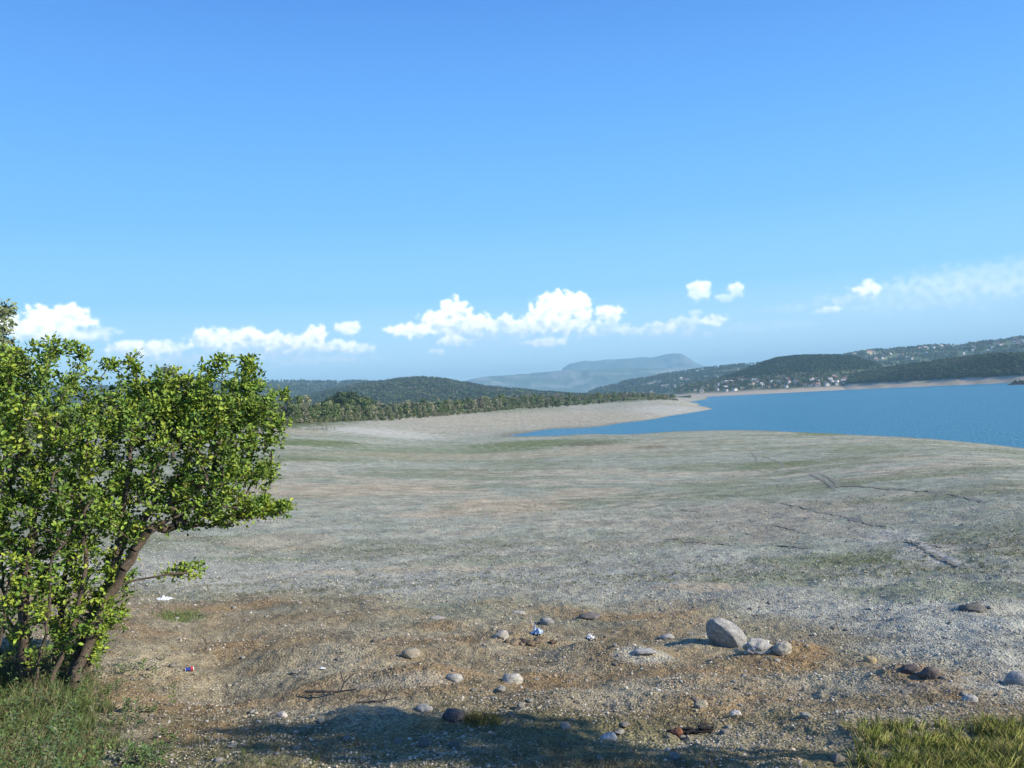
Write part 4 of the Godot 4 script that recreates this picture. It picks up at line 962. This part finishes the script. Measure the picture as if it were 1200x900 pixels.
	var marks := [[850, 740, "the big boulder"], [622, 752, "the dark heap of earth"], [222, 787, "the drink can"], [812, 858, "the charred sticks"], [400, 805, "the dead branched twig"], [1090, 790, "the two dark stones"], [1090, 860, "the corner grass"], [212, 722, "the green tuft"], [601, 799, "the rounded pale stone"], [1150, 714, "the low dark rock"], [514, 726, "the flat pale slab"]]
	for i in 110:
		var px := rf(150, 1220); var py := 700.0 + 195.0 * rng.randf(); var m := rng.randi() % 8
		var near: Array = marks[0]
		for q in marks:
			if Vector2(px - q[0], py - q[1]).length() < Vector2(px - near[0], py - near[1]).length(): near = q
		var dx: float = px - near[0]; var dy: float = py - near[1]
		var way: String = ("above" if dy < 0 else "below") if absf(dy) > absf(dx) else ("left of" if dx < 0 else "right of")
		var far := "just" if Vector2(dx, dy).length() < 45.0 else ("some way" if Vector2(dx, dy).length() < 95.0 else "well")
		var s := rf(0.024, 0.05) * (1.3 if rng.randf() < 0.15 else 1.0)
		var o := stone("loose_stone", var_m[m], px, py, 0.0, rf(0, TAU), "%s loose %s stone %s %s %s" % ["fist-sized" if s > 0.042 else ("small" if s > 0.032 else "tiny"), ["light grey", "brownish", "whitish", "dark brown"][m % 4], far, way, near[2]], "small loose stones on the bank"); o.scale = Vector3(s, s, s); o.position.y += s * 0.12
	# gravel
	var xf: Array = []; var cols := PackedColorArray(); var nd := noise(141, 2.2, 4)
	var peb := rock_mesh(501, Vector3(1, 0.6, 0.8), 0, 0.5, Color(1, 1, 1))
	var tones := [Color(0.40, 0.375, 0.32), Color(0.32, 0.295, 0.24), Color(0.47, 0.44, 0.38), Color(0.23, 0.21, 0.17), Color(0.42, 0.36, 0.27), Color(0.20, 0.18, 0.16), Color(0.33, 0.25, 0.17)]
	for i in 230000:
		var t := rf(-0.72, 0.72); var r := 5.2 * pow(48.0 / 5.2, rng.randf()); var x := r * sin(t); var z := -r * cos(t)
		var side := x / -z; var edge := 18.5 - 8.0 * ss(0.05, 0.6, side) + 4.0 * ss(0.0, -0.5, side)
		var dens := 0.32 + 0.75 * nd.get_noise_2d(x, z) + 0.5 * ss(edge - 4.0, edge + 1.0, r) - 0.35 * ss(edge + 8.0, edge + 20.0, r)
		if rng.randf() > dens: continue
		var s := rf(0.004, 0.0125) * (0.7 + r * 0.04) * (2.0 if rng.randf() < 0.05 else 1.0)
		xf.append(Transform3D(Basis.from_euler(Vector3(rf(-0.4, 0.4), rf(0, TAU), rf(-0.4, 0.4))).scaled_local(Vector3(s * rf(0.8, 1.4), s, s)), Vector3(x, gh(x, z) + s * 0.2, z)))
		var c: Color = tones[rng.randi() % (4 if r > edge else 7)]; var q := rf(0.8, 1.2); cols.append(Color(c.r * q, c.g * q, c.b * q))
	tag(scatter(self, "gravel", peb, M.pebble, xf, cols), "gravel and pebbles strewn over the bank and the lake bed", "gravel")

func make_bed_cover() -> void:
	# low growth and stones on the lake bed, sparse, following the same noise as the green film
	var tuft := blade_tuft(9, 1.1, 0.05); var xf: Array = []; var cols := PackedColorArray()
	var peb := rock_mesh(503, Vector3(1, 0.55, 0.8), 0, 0.5, Color(1, 1, 1)); var xs: Array = []; var cs := PackedColorArray()
	for i in 120000:
		var t := rf(-0.66, 0.66); var r := 20.0 * pow(330.0 / 20.0, rng.randf()); var x := r * sin(t); var z := -r * cos(t)
		var h := gh(x, z)
		if h < 0.4: continue
		var g := n_col[4].get_noise_2d(x * 0.6, z) + 0.4 * n_col[1].get_noise_2d(x, z)
		if rng.randf() < 0.15 + 0.9 * g:
			var s := rf(0.02, 0.06) * (1.0 + r * 0.006); xf.append(Transform3D(Basis(Vector3.UP, rf(0, TAU)).scaled(Vector3(s * 1.6, s, s * 1.6)), Vector3(x, h, z)))
			var c: Color = [Color(0.20, 0.225, 0.12), Color(0.25, 0.255, 0.15), Color(0.30, 0.28, 0.19), Color(0.165, 0.19, 0.10)][rng.randi() % 4]; cols.append(c)
		elif rng.randf() < 0.3 - 0.4 * g:
			var s := rf(0.012, 0.035) * (0.7 + r * 0.009); xs.append(Transform3D(Basis.from_euler(Vector3(rf(-0.3, 0.3), rf(0, TAU), 0)).scaled_local(Vector3(s * rf(0.8, 1.5), s, s)), Vector3(x, h + s * 0.1, z)))
			var c: Color = [Color(0.38, 0.37, 0.33), Color(0.31, 0.30, 0.26), Color(0.43, 0.42, 0.38), Color(0.22, 0.21, 0.18)][rng.randi() % 4]; cs.append(c)
	tag(scatter(self, "low_growth", tuft, M.grass, xf, cols), "thin low green growth spread over the dry lake bed", "grass")
	tag(scatter(self, "lakebed_stones", peb, M.pebble, xs, cs), "small stones strewn over the wide dry lake bed", "stones")
	# wheel ruts: columns and rows along the rut, width
	var mud := plain(Color(0.21, 0.20, 0.16), 0.9); var grey := plain(Color(0.34, 0.325, 0.285), 0.9)
	for s in [[[[949, 555], [960, 561], [972, 568], [977, 573]], 0.3, mud], [[[962, 555], [971, 560], [980, 567], [982, 572]], 0.3, mud], [[[975, 569], [1020, 571], [1060, 574], [1110, 579], [1160, 590]], 0.35, mud], [[[900, 588], [930, 593], [956, 599], [985, 605], [1012, 612], [1040, 619]], 0.22, mud],
			[[[1062, 632], [1072, 637], [1083, 643], [1098, 652], [1118, 662], [1135, 669]], 0.16, mud], [[[1068, 631], [1080, 638], [1092, 645], [1108, 654], [1128, 663]], 0.28, grey], [[[1050, 634], [1066, 636], [1085, 638], [1108, 643]], 0.12, mud], [[[905, 615], [922, 619], [945, 624]], 0.3, mud], [[[840, 580], [852, 581], [866, 583]], 0.35, mud], [[[798, 597], [808, 599], [820, 601]], 0.3, mud], [[[905, 639], [925, 640], [950, 643]], 0.18, mud],
			[[[780, 632], [800, 634], [830, 638], [860, 640]], 0.18, mud], [[[1170, 668], [1190, 671], [1215, 673]], 0.16, mud], [[[880, 530], [886, 536], [884, 543]], 0.4, mud], [[[895, 535], [915, 543], [912, 550]], 0.4, mud]]:
		var path := Curve3D.new()
		for q in s[0]: path.add_point(ground_at(q[0], q[1]))
		var pts := PackedVector3Array(); var N: int = s[0].size()
		for i in range(N - 1):
			for k in 14:
				var f := k / 14.0; var a0: Vector3 = path.get_point_position(maxi(i - 1, 0)); var a1: Vector3 = path.get_point_position(i); var a2: Vector3 = path.get_point_position(i + 1); var a3: Vector3 = path.get_point_position(mini(i + 2, N - 1))
				pts.append(a1.cubic_interpolate(a2, a0, a3, f))
		var v := PackedVector3Array(); var c := PackedColorArray()
		for i in pts.size():
			var d := (pts[mini(i + 1, pts.size() - 1)] - pts[maxi(i - 1, 0)]).normalized(); var side := Vector3(-d.z, 0, d.x)
			var w: float = s[1] * 0.5 * rf(0.35, 1.25) * minf(1.0, minf(i, pts.size() - 1 - i) * 0.25 + 0.05)
			for e in [-1.0, 0.0, 1.0]:
				var q: Vector3 = pts[i] + side * w * e * rf(0.6, 1.2); v.append(Vector3(q.x, gh(q.x, q.z) + 0.02, q.z)); c.append(Color.WHITE)
		part(self, "wheel_rut", grid_mesh(v, c, pts.size(), 3), s[2]).set_meta("kind", "structure")

# ------------------------------------------------------------------ litter, dead wood
func crumple(sd: int, w: float, h: float, d: float) -> ArrayMesh:
	var n := noise(sd, 0.35, 3); var v := PackedVector3Array(); var c := PackedColorArray(); var N := 14
	for i in N:
		for j in N:
			var u := i / (N - 1.0) - 0.5; var q := j / (N - 1.0) - 0.5
			v.append(Vector3(u * w * (1.0 + 0.35 * n.get_noise_2d(q * 2, u)), h * (0.5 + 1.6 * n.get_noise_2d(u * 2 + 5, q * 2)) * (1.2 - 2.0 * maxf(absf(u), absf(q))), q * d * (1.0 + 0.4 * n.get_noise_2d(u * 2 + 9, q)))); c.append(Color.WHITE)
	return grid_mesh(v, c, N, N)
func twig(parent: Node3D, called: String, pts: Array, r0: float, mat: Material) -> void:
	var v := PackedVector3Array(); var n := PackedVector3Array()
	for i in pts.size() - 1: tube(v, n, pts[i], pts[i + 1], r0 * (1.0 - 0.7 * i / pts.size()), r0 * (1.0 - 0.7 * (i + 1) / pts.size()), 6)
	part(parent, called, arr_mesh(v, n, PackedInt32Array()), mat)
func make_litter() -> void:
	var white := plain(Color(0.75, 0.76, 0.78), 0.35); white.cull_mode = BaseMaterial3D.CULL_DISABLED
	var bluish := plain(Color(0.45, 0.56, 0.74), 0.3); bluish.cull_mode = BaseMaterial3D.CULL_DISABLED
	for s in [[192, 703, 0.32, 0.07, 0.2, white, "white plastic scrap on the ground right of the bush"], [630, 743, 0.17, 0.13, 0.12, bluish, "bluish white plastic scrap behind the dark heap of earth"], [692, 748, 0.12, 0.07, 0.09, white, "small white scrap on the middle of the bank"], [378, 784, 0.09, 0.02, 0.05, white, "tiny white paper scrap left of the dead twigs"]]:
		var p := ground_at(s[0], s[1]); var o := part(self, "plastic_scrap", crumple(int(s[0]), s[2], s[3], s[4]), s[5])
		o.position = p + Vector3(0, 0.006, 0); o.rotation.y = rf(-0.6, 0.6); tag(o, s[6], "litter")
	# crushed drink can
	var p := ground_at(222, 787); var can := thing("drink_can", p + Vector3(0, 0.034, 0), 0.5)
	var prof := [[0.0, 0.026], [0.004, 0.03], [0.012, 0.033], [0.05, 0.029], [0.07, 0.032], [0.1, 0.033], [0.11, 0.028], [0.113, 0.025]]
	for q in [["body", 1, 5, plain(Color(0.03, 0.05, 0.22), 0.35)], ["band", 4, 5, plain(Color(0.45, 0.05, 0.05), 0.35)], ["lid", 5, 7, plain(Color(0.7, 0.7, 0.72), 0.3)], ["base", 0, 1, plain(Color(0.7, 0.7, 0.72), 0.3)]]:
		var v := PackedVector3Array(); var n := PackedVector3Array()
		for i in range(q[1], q[2]):
			if q[0] == "body" and i == 4: continue
			for k in 14:
				var t0 := TAU * k / 14; var t1 := TAU * (k + 1) / 14
				var f := func(j, t): return Vector3(prof[j][0] - 0.055, prof[j][1] * cos(t) * (0.8 if cos(t) > 0.3 else 1.0), prof[j][1] * sin(t))
				var e := [f.call(i, t0), f.call(i, t1), f.call(i + 1, t1), f.call(i + 1, t0)]
				for x in [0, 1, 2, 0, 2, 3]: v.append(e[x]); n.append(Vector3(0, e[x].y, e[x].z).normalized())
		if q[0] in ["lid", "base"]:
			var j: int = 7 if q[0] == "lid" else 0
			for k in 14:
				var t0 := TAU * k / 14; var t1 := TAU * (k + 1) / 14
				for e in [Vector3(prof[j][0] - 0.055, 0, 0), Vector3(prof[j][0] - 0.055, prof[j][1] * cos(t0) * 0.95, prof[j][1] * sin(t0)), Vector3(prof[j][0] - 0.055, prof[j][1] * cos(t1) * 0.95, prof[j][1] * sin(t1))]: v.append(e); n.append(Vector3(1 if j else -1, 0, 0))
		part(can, q[0], arr_mesh(v, n, PackedInt32Array()), q[3])
	tag(can, "crushed blue and red drink can on the bank right of the bush", "can")
	# charred wood
	var c := ground_at(812, 860); var pile := thing("charred_wood", c)
	for i in 16:
		var a := rf(0, PI); var d := Vector3(cos(a), rf(-0.12, 0.3), sin(a) * 0.6) * rf(0.05, 0.13); var m := Vector3(rf(-0.13, 0.13), rf(0.015, 0.05), rf(-0.06, 0.06))
		twig(pile, "charred_stick", [m - d, m + Vector3(0, rf(0, 0.02), 0), m + d], rf(0.009, 0.02), M.char)
	var brick := part(pile, "reddish_chunk", rock_mesh(601, Vector3(0.06, 0.04, 0.045), 2, 0.3, Color(0.30, 0.14, 0.09)), M.stone); brick.position = Vector3(-0.14, 0.03, 0.03)
	tag(pile, "heap of charred black sticks on the bank, lower right of centre", "charred wood")
	# dead twigs
	for s in [[400, 812, "dead grey branched twig lying left of centre on the bank", 1.0], [450, 822, "thin dry twig near the edge of the foreground shade", 0.7], [650, 776, "short dark stick on the middle of the bank", 0.35]]:
		var q := ground_at(s[0], s[1]); var o := thing("dead_twig", q, rf(-0.3, 0.3)); var k: float = s[3]
		var main := [Vector3(-0.42, 0.02, 0), Vector3(-0.2, 0.03, 0.04), Vector3(0, 0.025, 0.02), Vector3(0.2, 0.06, 0.05)]
		for i in 4: main[i] *= k
		twig(o, "stem", main, 0.014 * k + 0.003, M.dead)
		if k > 0.5:
			twig(o, "branch", [main[2], main[2] + Vector3(0.05, 0.1, 0.02) * k, main[2] + Vector3(0.02, 0.24, 0.03) * k], 0.01, M.dead)
			twig(o, "branch", [main[2] + Vector3(0.05, 0.1, 0.02) * k, main[2] + Vector3(0.16, 0.2, 0.0) * k], 0.008, M.dead)
			twig(o, "branch", [main[1], main[1] + Vector3(-0.06, 0.07, -0.05) * k, main[1] + Vector3(-0.2, 0.1, -0.06) * k], 0.008, M.dead)
			twig(o, "branch", [main[1], main[1] + Vector3(0.07, 0.04, 0.12) * k, main[1] + Vector3(0.2, 0.02, 0.18) * k], 0.008, M.dead)
		tag(o, s[2], "twig")
